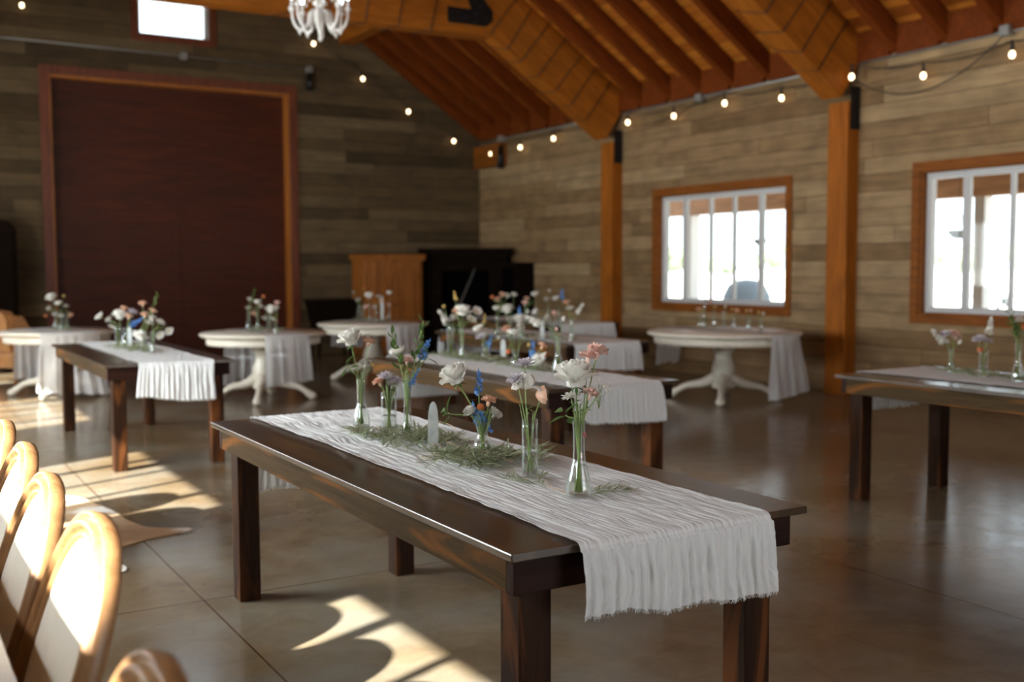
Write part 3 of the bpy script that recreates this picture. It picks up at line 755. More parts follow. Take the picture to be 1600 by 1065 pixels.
def runner_round(label, cx, cy, R, ang, w, dn, df, seed, nu=70, flare=(.0, .0), mat='gauze_sheer', off=0):
    """sheer runner across a round top, both ends hanging; local +x is across, the near end hangs towards -y before turning by ang"""
    H = .7362; nh, nt_ = 26, 40; vs = []; rows = 0
    def rowpts(fn):
        nonlocal rows
        for i in range(nu): vs.append(fn(i / (nu - 1) * 2 - 1))
        rows += 1
    def edge(u): return math.sqrt(max(.01, (R + .012) ** 2 - (off + u * w) ** 2))
    def fold(u, z, hf, sg):
        g = math.sin(u * w * 62 + 4 * frame_noise(u * 3, seed, sg)) * .022 + .022 * frame_noise(u * w * 24, z * 2.5, seed + sg)
        return g * min(1, hf * 1.4) + .004 * frame_noise(u * w * 90, z * 8, seed)
    def hang(sg, d, fl, first):
        order = range(nh) if first else range(nh)
        for j in order:
            hf = (1 - j / (nh - 1)) if first else (j / (nh - 1))
            def f(u):
                dd = d * (1 + .08 * frame_noise(u * 2.1, seed + sg * 3) + .05 * u * (1 if seed % 2 else -1))
                z = H - .012 - (dd - .012) * hf
                x = off + u * w * (1 + fl * hf) + fl * .25 * hf * w
                return (x, sg * (edge(u * .98) + .012 + fold(u, z, hf, sg) + .045 * hf), z)
            rowpts(f)
    hang(1, df, flare[1], True)
    for j in range(nt_ + 1):
        f = 1 - 2 * j / nt_
        rowpts(lambda u: (off + u * w, f * (edge(u) - .002), H + .001 + .004 * abs(frame_noise(u * w * 50, f * R * 3, seed)) + .003 * abs(frame_noise(u * 30, f * 14, seed))))
    hang(-1, dn, flare[0], False)
    c_, s_ = math.cos(ang), math.sin(ang)
    vs = [(cx + x * c_ - y * s_, cy + x * s_ + y * c_, z) for x, y, z in vs]
    fs = [(j * nu + i, j * nu + i + 1, (j + 1) * nu + i + 1, (j + 1) * nu + i) for j in range(rows - 1) for i in range(nu - 1)]
    o = MB().add(vs, fs, True).build('table_runner', M[mat]); tag(o, label, 'table runner', 'sheer runners on the round tables')
    return o
runner_round('sheer white runner falling nearly to the floor from the armchair-side round table', *ROUND['R1'][:3], .10, .30, .66, .62, 11, flare=(.25, .1), off=-.02)
runner_round('sheer white runner pooled over the round table by the bright door slit', *ROUND['R2'][:3], .02, .24, .50, .60, 12, flare=(.05, .15), off=.02)
runner_round('sheer white runner across the round table in front of the wardrobe', *ROUND['R3'][:3], .12, .24, .45, .35, 13, off=.02)
runner_round('sheer white runner flaring off the big round table under the window', *ROUND['R4'][:3], .10, .22, .62, .40, 14, flare=(.35, -.2), off=.02)

# ---------------------------------------------------------------- oval-backed chairs and the white table they stand at
def oval_chair(label, x, y, rz):
    """faces -x; back reclines towards +x"""
    t = thing('oval_back_chair', label, 'chair', (x, y, 0), rz, 'oval-backed chairs at the white table')
    A = math.radians(18); zb = .465
    def bk(w, v, d): return (.03 + d * math.cos(A) + (v) * math.sin(A), w, zb + v * math.cos(A) - d * math.sin(A))   # w across, v up the back, d thickness
    hw, hv, cv = .212, .255, .235                     # oval half sizes, centre
    def oval(q, k=1.0):
        c_, s_ = math.cos(q), math.sin(q); e = 2.35
        return (hw * k * math.copysign(abs(c_) ** (2 / e), c_), cv + hv * k * math.copysign(abs(s_) ** (2 / e), s_))
    n = 72; prof = [(-.026, .004), (-.026, -.010), (-.022, -.015), (-.016, -.013), (-.013, -.006), (-.009, -.006), (-.006, -.018), (.000, -.024), (.007, -.022), (.010, -.013), (.014, -.008), (.018, -.016), (.024, -.016), (.027, -.008), (.027, .014), (.020, .020), (-.020, .020)]
    vs = []
    for i in range(n):
        q = 2 * PI * i / n; a = Vector((*oval(q), 0)); cdir = Vector((a.x / hw ** 2, (a.y - cv) / hv ** 2, 0)).normalized()
        for pr, pd in prof: p = a + cdir * pr; vs.append(bk(p.x, p.y, pd))
    m_ = len(prof)
    MB().add(vs, [(i * m_ + k, i * m_ + (k + 1) % m_, ((i + 1) % n) * m_ + (k + 1) % m_, ((i + 1) % n) * m_ + k) for i in range(n) for k in range(m_)], True).build('back_frame', M['oak'], t)
    for sd_, nm in ((-1, 'back_pad'), (1, 'back_pad')):
        mb = MB(); rings = 7
        fs = [(j * n + i, j * n + (i + 1) % n, (j + 1) * n + (i + 1) % n, (j + 1) * n + i) for j in range(rings - 1) for i in range(n)]
        # recentre the shrinking rings on the oval's centre
        vs2 = []
        for j in range(rings):
            k = 1 - j / (rings - 1); d = sd_ * (.004 + .012 * math.sqrt(max(0, 1 - k ** 2.6)))
            for i in range(n):
                w_, v_ = oval(2 * PI * i / n, 1.0); vs2.append(bk(w_ * .905 * k, cv + (v_ - cv) * .905 * k, d))
        mb.add(vs2, fs, True).build(nm, M['linen'], t)
    # lower posts, seat rail, seat, legs
    for s in (-1, 1):
        MB().tube([bk(s * .15, .03, 0), bk(s * .19, -.04, 0), bk(s * .20, -.10, 0)], [.022, .02, .024], 10).build('back_post', M['oak'], t)
    seat = [(-.47, -.225), (-.49, -.19), (-.49, .19), (-.47, .225), (-.02, .215), (.02, .19), (.02, -.19), (-.02, -.215)]
    MB().prism(seat[::-1], lambda u, v, w_: (u, v, .36 + .075 * w_)).build('seat_rail', M['oak'], t, bevel=.008)
    MB().prism([(u * .96 - .01, v * .96) for u, v in seat][::-1], lambda u, v, w_: (u, v, .436 + .07 * w_)).build('seat', M['linen'], t, bevel=.025)
    for (lx, ly) in ((-.45, -.20), (-.45, .20), (-.02, -.19), (-.02, .19)):
        MB().lathe([(.012, 0), (.015, .01), (.012, .03), (.022, .30), (.026, .31), (.020, .325), (.030, .34), (.030, .43)], 14, (lx, ly, 0)).build('leg', M['oak'], t)
    return t
oval_chair('oval-backed oak chair with its cream pad fully seen in the sun', .17, 2.09, .03)
oval_chair('oval-backed oak chair with only the top of its back showing', .095, 1.265, -.05)
oval_chair('oval-backed oak chair directly behind the fully seen one', .15, 2.575, .01)
oval_chair('oval-backed oak chair fourth along the row, last but one from the end', .16, 3.07, .0)
oval_chair('oval-backed oak chair at the far end of the row', .16, 3.57, .0)

t = thing('dining_table', 'white-clothed table edge beside the row of oval-backed chairs', 'table', (-.27, 2.05, 0))
MB().box((-.42, -1.25, .725), (.44, 1.75, .75)).build('tabletop', M['oak'], t, bevel=.004)
for sx in (-1, 1):
    for sy in (-1.17, 1.67): MB().box((sx * .36 - .035, sy - .035, 0), (sx * .36 + .035, sy + .035, .7245)).build('leg', M['oak'], t, bevel=.004)
mb = MB().grid(40, 90, lambda u, v: (-.70 + .88 * u, .82 + 2.96 * v, .7545 + .004 * abs(frame_noise(u * 8, v * 30, 3))))
tag(mb.build('tablecloth', M['gauze']), 'creased white cloth spread on the table beside the oval-backed chairs', 'tablecloth')

oval_chair('oval-backed oak chair by the cowhide rug, out beyond the white table', .17, 5.72, .05)
oval_chair('oval-backed oak chair farther along by the cowhide rug', .15, 6.22, -.04)
sb = thing('sun_blocker', 'tall dark sun blocker, added unseen, under the window beside the white table', 'sun_blocker', (-.93, 1.83, 0))  # unseen piece added to keep the low sun off chairs and floor
MB().box((-.22, -1.35, .08), (.20, 1.35, 1.49)).build('carcass', M['black_wood'], sb, bevel=.006)
MB().box((-.235, -1.38, 1.4905), (.225, 1.38, 1.53)).build('top', M['black_wood'], sb, bevel=.006)
MB().box((-.20, -1.32, 0), (.17, 1.32, .0795)).build('plinth', M['black_wood'], sb)
for k in range(4):
    q = MB().box((.2005, -1.33 + k * .67, .12), (.22, -.69 + k * .67, 1.46)).build('door', M['black_wood'], sb, bevel=.005)
    MB().ball((.235, -1.28 + k * .67 + (.54 if k % 2 == 0 else 0), .8), .014, 8).build('knob', M['conduit'], q)

# cowhide rug
hide = [(1.46, 5.80), (1.27, 5.96), (1.20, 6.2), (1.18, 6.47), (1.12, 6.75), (1.06, 7.0), (.86, 7.2), (.62, 6.78), (.45, 6.50), (.30, 6.42), (.05, 6.5), (-.12, 6.30), (-.22, 5.98), (-.10, 5.70), (-.16, 5.35), (-.25, 4.95), (-.40, 4.55), (-.20, 4.25), (.10, 4.22), (.25, 4.50), (.40, 4.62), (.55, 4.60), (.72, 4.92), (.84, 5.06), (.99, 5.17), (.96, 5.30), (.80, 5.33), (.76, 5.48), (1.0, 5.58), (1.20, 5.70)]
pts = []
for i in range(len(hide)):
    a, b_ = Vector(hide[i]), Vector(hide[(i + 1) % len(hide)])
    p, q = Vector(hide[i - 1]), Vector(hide[(i + 2) % len(hide)])
    for k in range(5):
        s = k / 5; v = .5 * ((2 * a) + (b_ - p) * s + (2 * p - 5 * a + 4 * b_ - q) * s * s + (3 * a - p - 3 * b_ + q) * s ** 3)
        pts.append((v.x, v.y))
pts = [(x + .008 * frame_noise(i * .9, 0), y + .008 * frame_noise(i * .9, 5)) for i, (x, y) in enumerate(pts)]
if sum(pts[i][0] * pts[(i + 1) % len(pts)][1] - pts[(i + 1) % len(pts)][0] * pts[i][1] for i in range(len(pts))) < 0: pts = pts[::-1]
tag(MB().prism(pts, lambda u, v, w_: (u, v, .0015 + .0065 * w_)).build('cowhide_rug', M['cowhide']), 'tan and white cowhide rug on the floor beyond the chairs', 'rug')

# leather armchair, end-wall furniture
a = thing('armchair', 'tan leather wing armchair behind the round table near the barn door', 'armchair', (1.62, 14.8, 0), math.radians(120))
MB().box((-.36, -.34, .20), (.36, .36, .40)).build('seat_base', M['leather'], a, bevel=.04)
MB().box((-.27, -.36, .40), (.27, .26, .52)).build('seat_cushion', M['leather'], a, bevel=.05)
MB().prism([(-.34, .40), (.34, .40), (.37, .82), (.30, .90), (0, .93), (-.30, .90), (-.37, .82)], lambda u, v, w_: (u, .24 + .14 * w_ + (v - .4) * .18, v)).build('backrest', M['leather'], a, bevel=.045)
for s in (-1, 1):
    MB().prism([(-.34, .36), (.34, .36), (.40, .86), (.22, .84), (.10, .64), (-.30, .60)], lambda u, v, w_: (s * (.28 + .10 * w_), u, v)).build('arm', M['leather'], a, bevel=.03)
    for sy in (-.28, .28): MB().tube([(s * .29, sy, .21), (s * .30, sy * 1.08, 0)], [.028, .016], 8).build('leg', M['pine_z'], a)

w = thing('wardrobe', 'honey pine wardrobe with panelled doors against the end wall', 'wardrobe', (7.38, 16.25, 0))
MB().box((-.52, -.23, .08), (.52, .28, 1.56)).build('carcass', M['pine_z'], w, bevel=.004)
MB().prism([(-.27, 1.54), (.29, 1.56), (.29, 1.64), (-.29, 1.64)], lambda u, v, w_: (-.56 + 1.12 * w_, u, v)).build('cornice', M['pine_z'], w, bevel=.008)
MB().box((-.55, -.26, 0), (.55, .28, .10)).build('plinth', M['pine_z'], w, bevel=.006)
for x0, x1 in ((-.36, .0), (.005, .46)):
    dd = MB()
    dd.box((x0, -.255, .14), (x0 + .07, -.23, 1.50)).box((x1 - .07, -.255, .14), (x1, -.23, 1.50)).box((x0 + .07, -.255, 1.41), (x1 - .07, -.23, 1.50)).box((x0 + .07, -.255, .14), (x1 - .07, -.23, .24)).box((x0 + .07, -.255, .78), (x1 - .07, -.23, .86))
    dd.box((x0 + .1, -.25, .27), (x1 - .1, -.235, .75)).box((x0 + .1, -.25, .89), (x1 - .1, -.235, 1.38))
    q = dd.build('door', M['pine_z'], w, bevel=.005)
    MB().ball((x0 + .035 if x0 > 0 else x1 - .03, -.27, .82), .016, 10).build('knob', M['black_iron'], q)

# black mantelpiece set across the corner
fm = thing('mantelpiece', 'tall black carved mantelpiece with a dark hearth in the corner', 'fireplace', (8.64, 15.86, 0), math.radians(-40))
MB().box((-.72, -.06, 0), (-.40, .30, 1.50)).build('pilaster', M['black_wood'], fm, bevel=.012)
MB().box((.40, -.06, 0), (.72, .30, 1.50)).build('pilaster', M['black_wood'], fm, bevel=.012)
fr = MB().box((-.72, -.04, 1.36), (.72, .30, 1.62))
fr.build('frieze', M['black_wood'], fm, bevel=.01)
for k in (-1, 0, 1):
    mb = MB().prism([(.12 * math.cos(PI + PI * i / 12), .12 * math.sin(PI + PI * i / 12)) for i in range(13)], lambda u, v, w_: (k * .29 + u, -.04 - .03 * w_, 1.56 + v)); mb.build('carved_swag', M['black_wood'], fm, bevel=.006)
MB().prism([(-.14, 1.62), (.30, 1.62), (.30, 1.74), (-.18, 1.74), (-.18, 1.70)], lambda u, v, w_: (-.78 + 1.56 * w_, u, v)).build('mantel_shelf', M['black_wood'], fm, bevel=.008)
MB().box((-.40, .20, 0), (.40, .24, 1.36)).build('hearth_back', M['black_void'], fm)
MB().box((-.40, -.02, 0), (.40, .20, .06)).build('hearth_base', M['black_void'], fm)
ex = thing('speaker_cabinet', 'black box against the wall between mantelpiece and first post', 'cabinet', (9.12, 15.0, 0))
MB().box((-.16, -.22, 0), (.20, .22, 1.50)).build('cabinet_body', M['black_wood'], ex, bevel=.01)
MB().box((-.172, -.18, .1), (-.16, .18, 1.42)).build('front_grille', M['black_void'], ex, bevel=.004)
# pale rod leaning in the dark hearth
rod = MB().tube([(7.98, 15.58, 0.02), (8.66, 15.58, 1.40)], .014, 8)
tag(rod.build('fire_iron', M['conduit']), 'long pale metal rod leaning across the dark hearth', 'fire iron')

bt = thing('planter_tub', 'black flared tub on feet behind the wardrobe-side round table', 'planter', (6.36, 16.2, 0))
MB().prism([(-.40, .92), (.40, .92), (.36, .84), (.28, .50), (.30, .44), (-.30, .44), (-.28, .50), (-.36, .84)], lambda u, v, w_: (u, -.20 + .4 * w_, v)).build('tub', M['black_wood'], bt, bevel=.01)
for sx in (-1, 1):
    for sy in (-1, 1): MB().tube([(sx * .24, sy * .14, .44), (sx * .28, sy * .16, 0)], [.03, .02], 8).build('leg', M['black_wood'], bt)
hu = thing('cabinet', 'tall dark cabinet beside the barn door behind the armchair', 'cabinet', (1.26, 16.28, 0))
MB().prism([(-.5, 0), (.5, 0), (.5, 1.95), (.42, 2.06), (.2, 2.12), (-.2, 2.12), (-.42, 2.06), (-.5, 1.95)], lambda u, v, w_: (u, -.25 + .53 * w_, v)).build('carcass', M['black_wood'], hu, bevel=.01)
for s in (-1, 1):
    q = MB().box((min(s * .01, s * .45), -.27, .12), (max(s * .01, s * .45), -.25, 1.9)).build('door', M['black_wood'], hu, bevel=.008)
    MB().ball((s * .05, -.285, 1.0), .014, 8).build('knob', M['conduit'], q)

# ================================================================ OUTSIDE
struct('porch_floor', MB().box((XR + .2, -6, -.3), (12.7, 18, -.04)), M['porch_floor'])
struct('porch_ceiling', MB().box((XR + .2, -6, 2.95), (12.9, 18, 3.02)), M['porch_tan'])
struct('porch_beam', MB().box((12.32, -6, 2.31), (12.48, 18, 2.95)), M['porch_tan'])
for i, (yy, ww) in enumerate(((14.5, .11), (8.77, .08), (3.0, .08), (-2.7, .08))):
    struct('porch_column', MB().box((12.4 - ww, yy - ww, -.04), (12.4 + ww, yy + ww, 2.31)), M['porch_white'], bevel=.01)
for k in range(9):
    yy = -4 + k * 2.4
    struct('porch_joist', MB().box((XR + .2, yy, 2.80), (12.32, yy + .09, 2.95)), M['porch_tan'])
def basket(x, y, z, r, lb):
    t = thing('hanging_planter', lb, 'planter', (x, y, z))
    MB().lathe([(0, -r * .7), (r * .5, -r * .62), (r * .85, -r * .25), (r, 0), (r * .96, .02), (r * .8, 0), (0, -.01)], 18).build('bowl', M['basket'], t)
    mb = MB()
    for k in range(3): q = 2 * PI * k / 3; mb.tube([(r * .95 * math.cos(q), r * .95 * math.sin(q), 0), (0, 0, .35)], .004, 5)
    mb.tube([(0, 0, .35), (0, 0, 2.94 - z)], .004, 5).build('hanger', M['cord'], t)
basket(12.15, 12.54, 1.83, .11, 'small hanging planter seen through the window between the posts')
basket(12.15, 8.94, 1.86, .14, 'hanging planter seen through the second window')
pl = [(10.9, 12.9, 2.72), (10.9, 11.4, 2.72), (10.9, 10.1, 2.72), (10.9, 8.9, 2.72), (10.9, 7.3, 2.72), (10.9, 6.2, 2.72)]
string('festoon string under the porch ceiling outside the windows', [(10.9, 14, 2.9)] + [up(p) for p in pl] + [(10.9, 4.5, 2.9)], pl, .04)
g = thing('covered_grill', 'rounded dark covered grill outside, seen above the seven vases', 'grill', (14.8, 15.64, -.16), .3)
MB().lathe([(.50, .05), (.52, .3), (.50, .75), (.46, 1.02), (.36, 1.22), (.18, 1.32), (0, 1.34)], 24).build('cover', M['dark_canvas'], g)
for q in range(4): MB().tube([(.38 * math.cos(q * PI / 2 + .7), .38 * math.sin(q * PI / 2 + .7), .07), (.38 * math.cos(q * PI / 2 + .7), .38 * math.sin(q * PI / 2 + .7), 0)], .025, 8).build('leg', M['black_iron'], g)
pt = thing('picnic_table', 'grey picnic table on the pale field outside the second window', 'table', (23.7, 16.1, -.16), .25)
MB().box((-1.2, -.75, .82), (1.2, .75, .88)).build('tabletop', M['grey_timber'], pt, bevel=.01)
for s in (-1, 1):
    MB().box((-1.2, s * .95 - .14, .44), (1.2, s * .95 + .14, .49)).build('bench', M['grey_timber'], pt, bevel=.01)
    mb = MB().tube([(s * .85, -.95, .0), (s * .85, -.2, .82)], .05, 6).tube([(s * .85, .95, .0), (s * .85, .2, .82)], .05, 6).tube([(s * .85, -.95, .42), (s * .85, .95, .42)], .05, 6)
    mb.build('trestle', M['grey_timber'], pt)
pc = thing('patio_chair', 'dark outdoor chair at the first porch column outside', 'chair', (15.5, 18.7, -.16), 1.0)
MB().box((-.3, -.3, .42), (.3, .3, .5)).build('seat', M['dark_canvas'], pc, bevel=.02)
MB().box((-.3, .26, .5), (.3, .34, 1.15)).build('backrest', M['dark_canvas'], pc, bevel=.02)
for sx in (-1, 1):
    for sy in (-1, 1): MB().tube([(sx * .26, sy * .26, .43), (sx * .28, sy * .30, 0)], .02, 6).build('leg', M['black_iron'], pc)
rt = random.Random(5)
spots = [39.0, 41.6, 44.2, 46.8, 52.0, 54.6, 57.2, 59.8, 62.4]
words_ = ['first', 'second', 'third', 'fourth', 'fifth', 'sixth', 'seventh']
for i, az in enumerate(spots):
    dist = rt.uniform(105, 150); a_ = math.radians(az); h = rt.uniform(2.6, 4.4); rr = rt.uniform(2.0, 3.6)
    t = thing('tree', 'low pale tree on the horizon beyond the field outside', 'tree', (dist * math.sin(a_), dist * math.cos(a_), -.2), rt.uniform(0, 6), 'trees on the horizon')
    mb = MB()
    for k in range(9):
        q = rt.uniform(0, 2 * PI); r_ = rt.uniform(.2, 1) * rr
        mb.ball((r_ * math.cos(q), r_ * math.sin(q), h * rt.uniform(.45, .8)), rr * rt.uniform(.35, .55), 10, (1, 1, .7))
    mb.build('crown', M['far_green'], t)
    MB().tube([(0, 0, 0), (0, 0, h * .6)], [.25, .15], 7).build('trunk', M['bark'], t)
BOUQUETS = [
 ('T1','the nearest long table',(1.71, 3.393, 0.174),[
  ('bottle', 1.707, 4.033, 0.196, 'flared vase at the far end, front table', [('rose_white', -0.025, 0.043, 0.353, 1.0), ('carnation_peach', 0.038, 0.005, 0.342, 0), ('carnation_white', 0.023, 0.006, 0.253, 0), ('daisy_yellow', 0.045, -0.007, 0.248, 0), ('leafy', -0.04, 0.044, 0.248, 0)]),
  ('cylinder', 1.752, 3.863, 0.158, 'squat straight vase of lilac mums, front table', [('mum_lilac', -0.003, 0.019, 0.213, 0), ('carnation_peach', -0.025, 0.031, 0.193, 0), ('carnation_white', 0.018, 0.004, 0.183, 0), ('mum_lilac', 0.029, -0.002, 0.198, 0)]),
  ('flute', 1.773, 3.735, 0.201, 'slender vase beside the pale wand, front table', [('ranunculus_white', -0.024, 0.04, 0.325, 1.05), ('carnation_pink', 0.009, 0.018, 0.285, 0), ('branch', 0.07, -0.007, 0.446, 0), ('branch', -0.038, 0.055, 0.397, 0), ('delphinium_blue', 0.07, -0.016, 0.33, 0), ('delphinium_blue', 0.028, 0.001, 0.223, 0), ('leafy', 0.078, -0.022, 0.31, 0)]),
  ('bulb', 1.79, 3.174, 0.123, 'waisted vase of blue delphinium, front table', [('rose_white', -0.069, 0.063, 0.271, 1.05), ('delphinium_blue', -0.002, 0.021, 0.253, 0), ('delphinium_blue', -0.013, 0.02, 0.143, 0), ('delphinium_blue', 0.012, 0.002, 0.117, 0), ('carnation_peach', 0.024, 0.0, 0.187, 0), ('ball_orange', 0.001, 0.013, 0.163, 0), ('carnation_white', 0.04, -0.012, 0.143, 0), ('carnation_white', -0.03, 0.03, 0.15, 0), ('leafy', -0.096, 0.07, 0.15, 0)]),
  ('cylinder', 1.737, 2.782, 0.181, 'tall straight vase of iris, front table', [('mum_lilac', -0.0, 0.028, 0.345, 1.0), ('mum_lilac', -0.022, 0.038, 0.299, 0), ('iris_white', -0.001, 0.023, 0.272, 0), ('ranunculus_peach', 0.04, -0.004, 0.254, 1.05)]),
  ('bottle', 1.707, 2.471, 0.216, 'ribbed bottle vase by the frayed hem, front table', [('rose_white', 0.005, 0.024, 0.332, 1.15), ('carnation_pink', 0.059, -0.003, 0.404, 1.2), ('carnation_pink', 0.037, 0.009, 0.39, 0), ('gypsophila', 0.06, -0.012, 0.292, 0), ('carnation_pink', 0.036, 0.001, 0.285, 0), ('daisy_white', -0.008, 0.027, 0.278, 1.1), ('bud_red', 0.016, 0.005, 0.181, 0), ('leafy', -0.024, 0.033, 0.231, 0)]),
 ]),
 ('T2','the table before the barn doors',(1.833, 9.171, 0.175),[
  ('cylinder', 1.782, 9.379, 0.178, 'glass at the far end, table before barn doors', [('ranunculus_white', -0.129, 0.098, 0.253, 0), ('rose_white', 0.019, 0.009, 0.252, 0), ('carnation_peach', 0.054, -0.007, 0.311, 0), ('carnation_white', -0.056, 0.051, 0.22, 0), ('daisy_white', -0.035, 0.035, 0.177, 0)]),
  ('bulb', 1.802, 9.192, 0.164, 'small round vase by the wand, table before barn doors', [('mum_lilac', 0.061, -0.013, 0.29, 0), ('delphinium_blue', 0.085, -0.034, 0.211, 1.2), ('carnation_peach', 0.032, 0.001, 0.253, 0)]),
  ('cylinder', 1.845, 8.677, 0.166, 'straight vase of peach blooms, table before barn doors', [('carnation_peach', 0.001, 0.029, 0.372, 0), ('carnation_peach', 0.011, 0.016, 0.282, 0), ('branch', 0.104, -0.026, 0.452, 0), ('carnation_peach', 0.064, -0.013, 0.311, 0), ('mum_white', 0.039, -0.006, 0.221, 0), ('rose_white', -0.012, 0.019, 0.146, 0)]),
  ('flute', 1.871, 8.507, 0.164, 'slim vase by the draped end, table before barn doors', [('mum_white', 0.056, -0.015, 0.232, 0), ('cosmos_white', 0.048, -0.017, 0.143, 0), ('cosmos_white', 0.109, -0.052, 0.173, 0), ('carnation_white', 0.006, 0.017, 0.262, 0)]),
 ]),
 ('R1','the leftmost round table',None,[
  ('bottle', 1.8, 12.963, 0.202, 'bottle vase on the round table near the armchair', [('rose_white', -0.036, 0.049, 0.346, 1.0), ('carnation_white', -0.059, 0.054, 0.231, 0), ('ball_orange', -0.093, 0.069, 0.159, 0), ('carnation_white', -0.005, 0.018, 0.18, 0)]),
  ('flute', 1.809, 12.658, 0.198, 'slim vase on the round table near the armchair', [('ranunculus_white', -0.019, 0.035, 0.303, 0), ('daisy_yellow', 0.033, 0.01, 0.374, 0), ('carnation_white', 0.001, 0.014, 0.176, 0)]),
  ('cylinder', 1.877, 12.758, 0.179, 'straight vase on the round table near the armchair', [('mum_white', 0.004, 0.018, 0.256, 0), ('carnation_peach', 0.037, -0.009, 0.171, 0)]),
 ]),
 ('R2','the round table by the barn doors',None,[
  ('bottle', 3.618, 11.701, 0.207, 'bottle vase on the round table between the long tables', [('carnation_white', 0.019, 0.015, 0.327, 0), ('mum_white', 0.003, 0.017, 0.228, 0), ('branch', 0.072, -0.008, 0.441, 0)]),
  ('flute', 3.625, 11.401, 0.23, 'slim inner vase on the round table between long tables', [('ranunculus_white', 0.006, 0.021, 0.314, 0), ('carnation_white', 0.034, 0.0, 0.258, 0), ('ball_orange', 0.062, -0.008, 0.362, 0), ('carnation_peach', -0.028, 0.033, 0.195, 0)]),
  ('cylinder', 3.617, 10.987, 0.183, 'straight vase on the round table between long tables', [('rose_white', 0.02, 0.006, 0.23, 0), ('carnation_peach', 0.051, -0.01, 0.256, 0), ('carnation_white', -0.034, 0.034, 0.162, 0)]),
  ('flute', 3.576, 10.619, 0.171, 'slim outer vase on the round table between long tables', [('carnation_pink', 0.023, 0.011, 0.315, 0), ('carnation_white', 0.016, 0.012, 0.262, 0), ('mum_white', -0.016, 0.023, 0.17, 0), ('bud_red', 0.011, 0.005, 0.144, 0)]),
 ]),
 ('R3','the round table by the wardrobe',(5.619, 12.563, 0.32),[
  ('bottle', 5.475, 13.079, 0.177, 'bottle of lilac mum on the wardrobe-side round table', [('bud_white', -0.044, 0.055, 0.353, 0), ('mum_lilac', 0.003, 0.019, 0.26, 0), ('ball_orange', 0.066, -0.007, 0.403, 0)]),
  ('flute', 5.483, 12.864, 0.191, 'slim vase of pink carnation on the wardrobe-side round table', [('carnation_white', -0.04, 0.044, 0.249, 0), ('carnation_pink', 0.036, -0.007, 0.182, 0)]),
  ('flute', 5.49, 12.654, 0.221, 'slim vase of one rose on the wardrobe-side round table', [('rose_white', 0.005, 0.022, 0.311, 0)]),
  ('bottle', 5.491, 12.455, 0.194, 'bottle beside the wand on the wardrobe-side round table', [('mum_white', 0.033, 0.005, 0.307, 0), ('carnation_peach', 0.058, -0.015, 0.25, 0), ('carnation_white', -0.006, 0.019, 0.194, 0)]),
  ('flute', 5.764, 12.665, 0.166, 'slim vase past the wand on the wardrobe-side round table', [('ranunculus_white', 0.014, 0.02, 0.356, 0), ('carnation_pink', 0.007, 0.011, 0.19, 0)]),
 ]),
 ('T3','the second long table',(3.787, 6.417, 0.152),[
  ('cylinder', 3.658, 6.958, 0.236, 'tall straight vase of stock, second table', [('stock_white', -0.037, 0.046, 0.292, 0), ('mum_lilac', -0.002, 0.022, 0.254, 0), ('daisy_yellow', -0.027, 0.045, 0.358, 0), ('carnation_white', 0.031, 0.004, 0.278, 0)]),
  ('flute', 3.623, 6.715, 0.225, 'slim vase of two cosmos, second table', [('spike_yellow', -0.026, 0.052, 0.448, 0), ('carnation_peach', -0.022, 0.04, 0.334, 0), ('rose_white', 0.017, 0.016, 0.329, 0), ('cosmos_white', 0.103, -0.035, 0.333, 1.1), ('cosmos_white', 0.066, -0.017, 0.279, 1.05), ('leafy', -0.011, 0.024, 0.22, 0)]),
  ('bulb', 3.738, 6.575, 0.109, 'small round vase before the wand, second table', [('ranunculus_white', -0.038, 0.041, 0.218, 0), ('spike_yellow', 0.003, 0.021, 0.29, 0), ('mum_lilac', -0.021, 0.025, 0.154, 0), ('delphinium_blue', 0.028, -0.007, 0.127, 0), ('bud_white', 0.08, -0.036, 0.149, 0), ('leafy', 0.063, -0.021, 0.208, 0)]),
  ('bulb', 3.611, 5.955, 0.117, 'round vase past the wand, second table', [('ranunculus_white', -0.002, 0.02, 0.23, 0), ('carnation_peach', -0.041, 0.044, 0.243, 0), ('carnation_white', 0.035, -0.001, 0.255, 0), ('ball_orange', -0.032, 0.028, 0.109, 0), ('leafy', 0.065, -0.023, 0.2, 0)]),
  ('cylinder', 3.619, 5.739, 0.086, 'short vase sunk in greenery, second table', [('rose_white', 0.014, -0.002, 0.081, 0), ('delphinium_blue', -0.005, 0.014, 0.13, 0), ('carnation_peach', 0.048, -0.017, 0.146, 0), ('daisy_yellow', -0.022, 0.025, 0.151, 0), ('ball_orange', 0.053, -0.024, 0.098, 0)]),
  ('bottle', 3.608, 5.45, 0.228, 'tall bottle vase by the draped end, second table', [('bud_pink', 0.003, 0.019, 0.263, 0), ('bud_white', 0.04, 0.002, 0.325, 0), ('stock_white', -0.122, 0.1, 0.326, 0)]),
 ]),
 ('T4','the third long table',(5.202, 8.118, 0.179),[
  ('flute', 5.143, 8.82, 0.196, 'slim far vase, third table', [('ranunculus_white', 0.005, 0.018, 0.263, 0), ('carnation_peach', 0.057, -0.003, 0.385, 0), ('carnation_white', 0.098, -0.029, 0.373, 0)]),
  ('bottle', 5.147, 8.588, 0.138, 'bottle vase, third table', [('rose_white', -0.011, 0.026, 0.246, 0), ('ball_orange', -0.125, 0.105, 0.366, 0), ('carnation_peach', -0.084, 0.079, 0.348, 0), ('carnation_white', 0.046, 0.004, 0.39, 0), ('mum_white', 0.001, 0.012, 0.162, 0)]),
  ('bulb', 5.141, 8.372, 0.112, 'round vase, third table', [('delphinium_blue', -0.006, 0.023, 0.241, 0), ('rose_white', -0.009, 0.019, 0.165, 0), ('carnation_pink', 0.038, 0.003, 0.318, 0), ('bud_white', 0.055, -0.014, 0.235, 0)]),
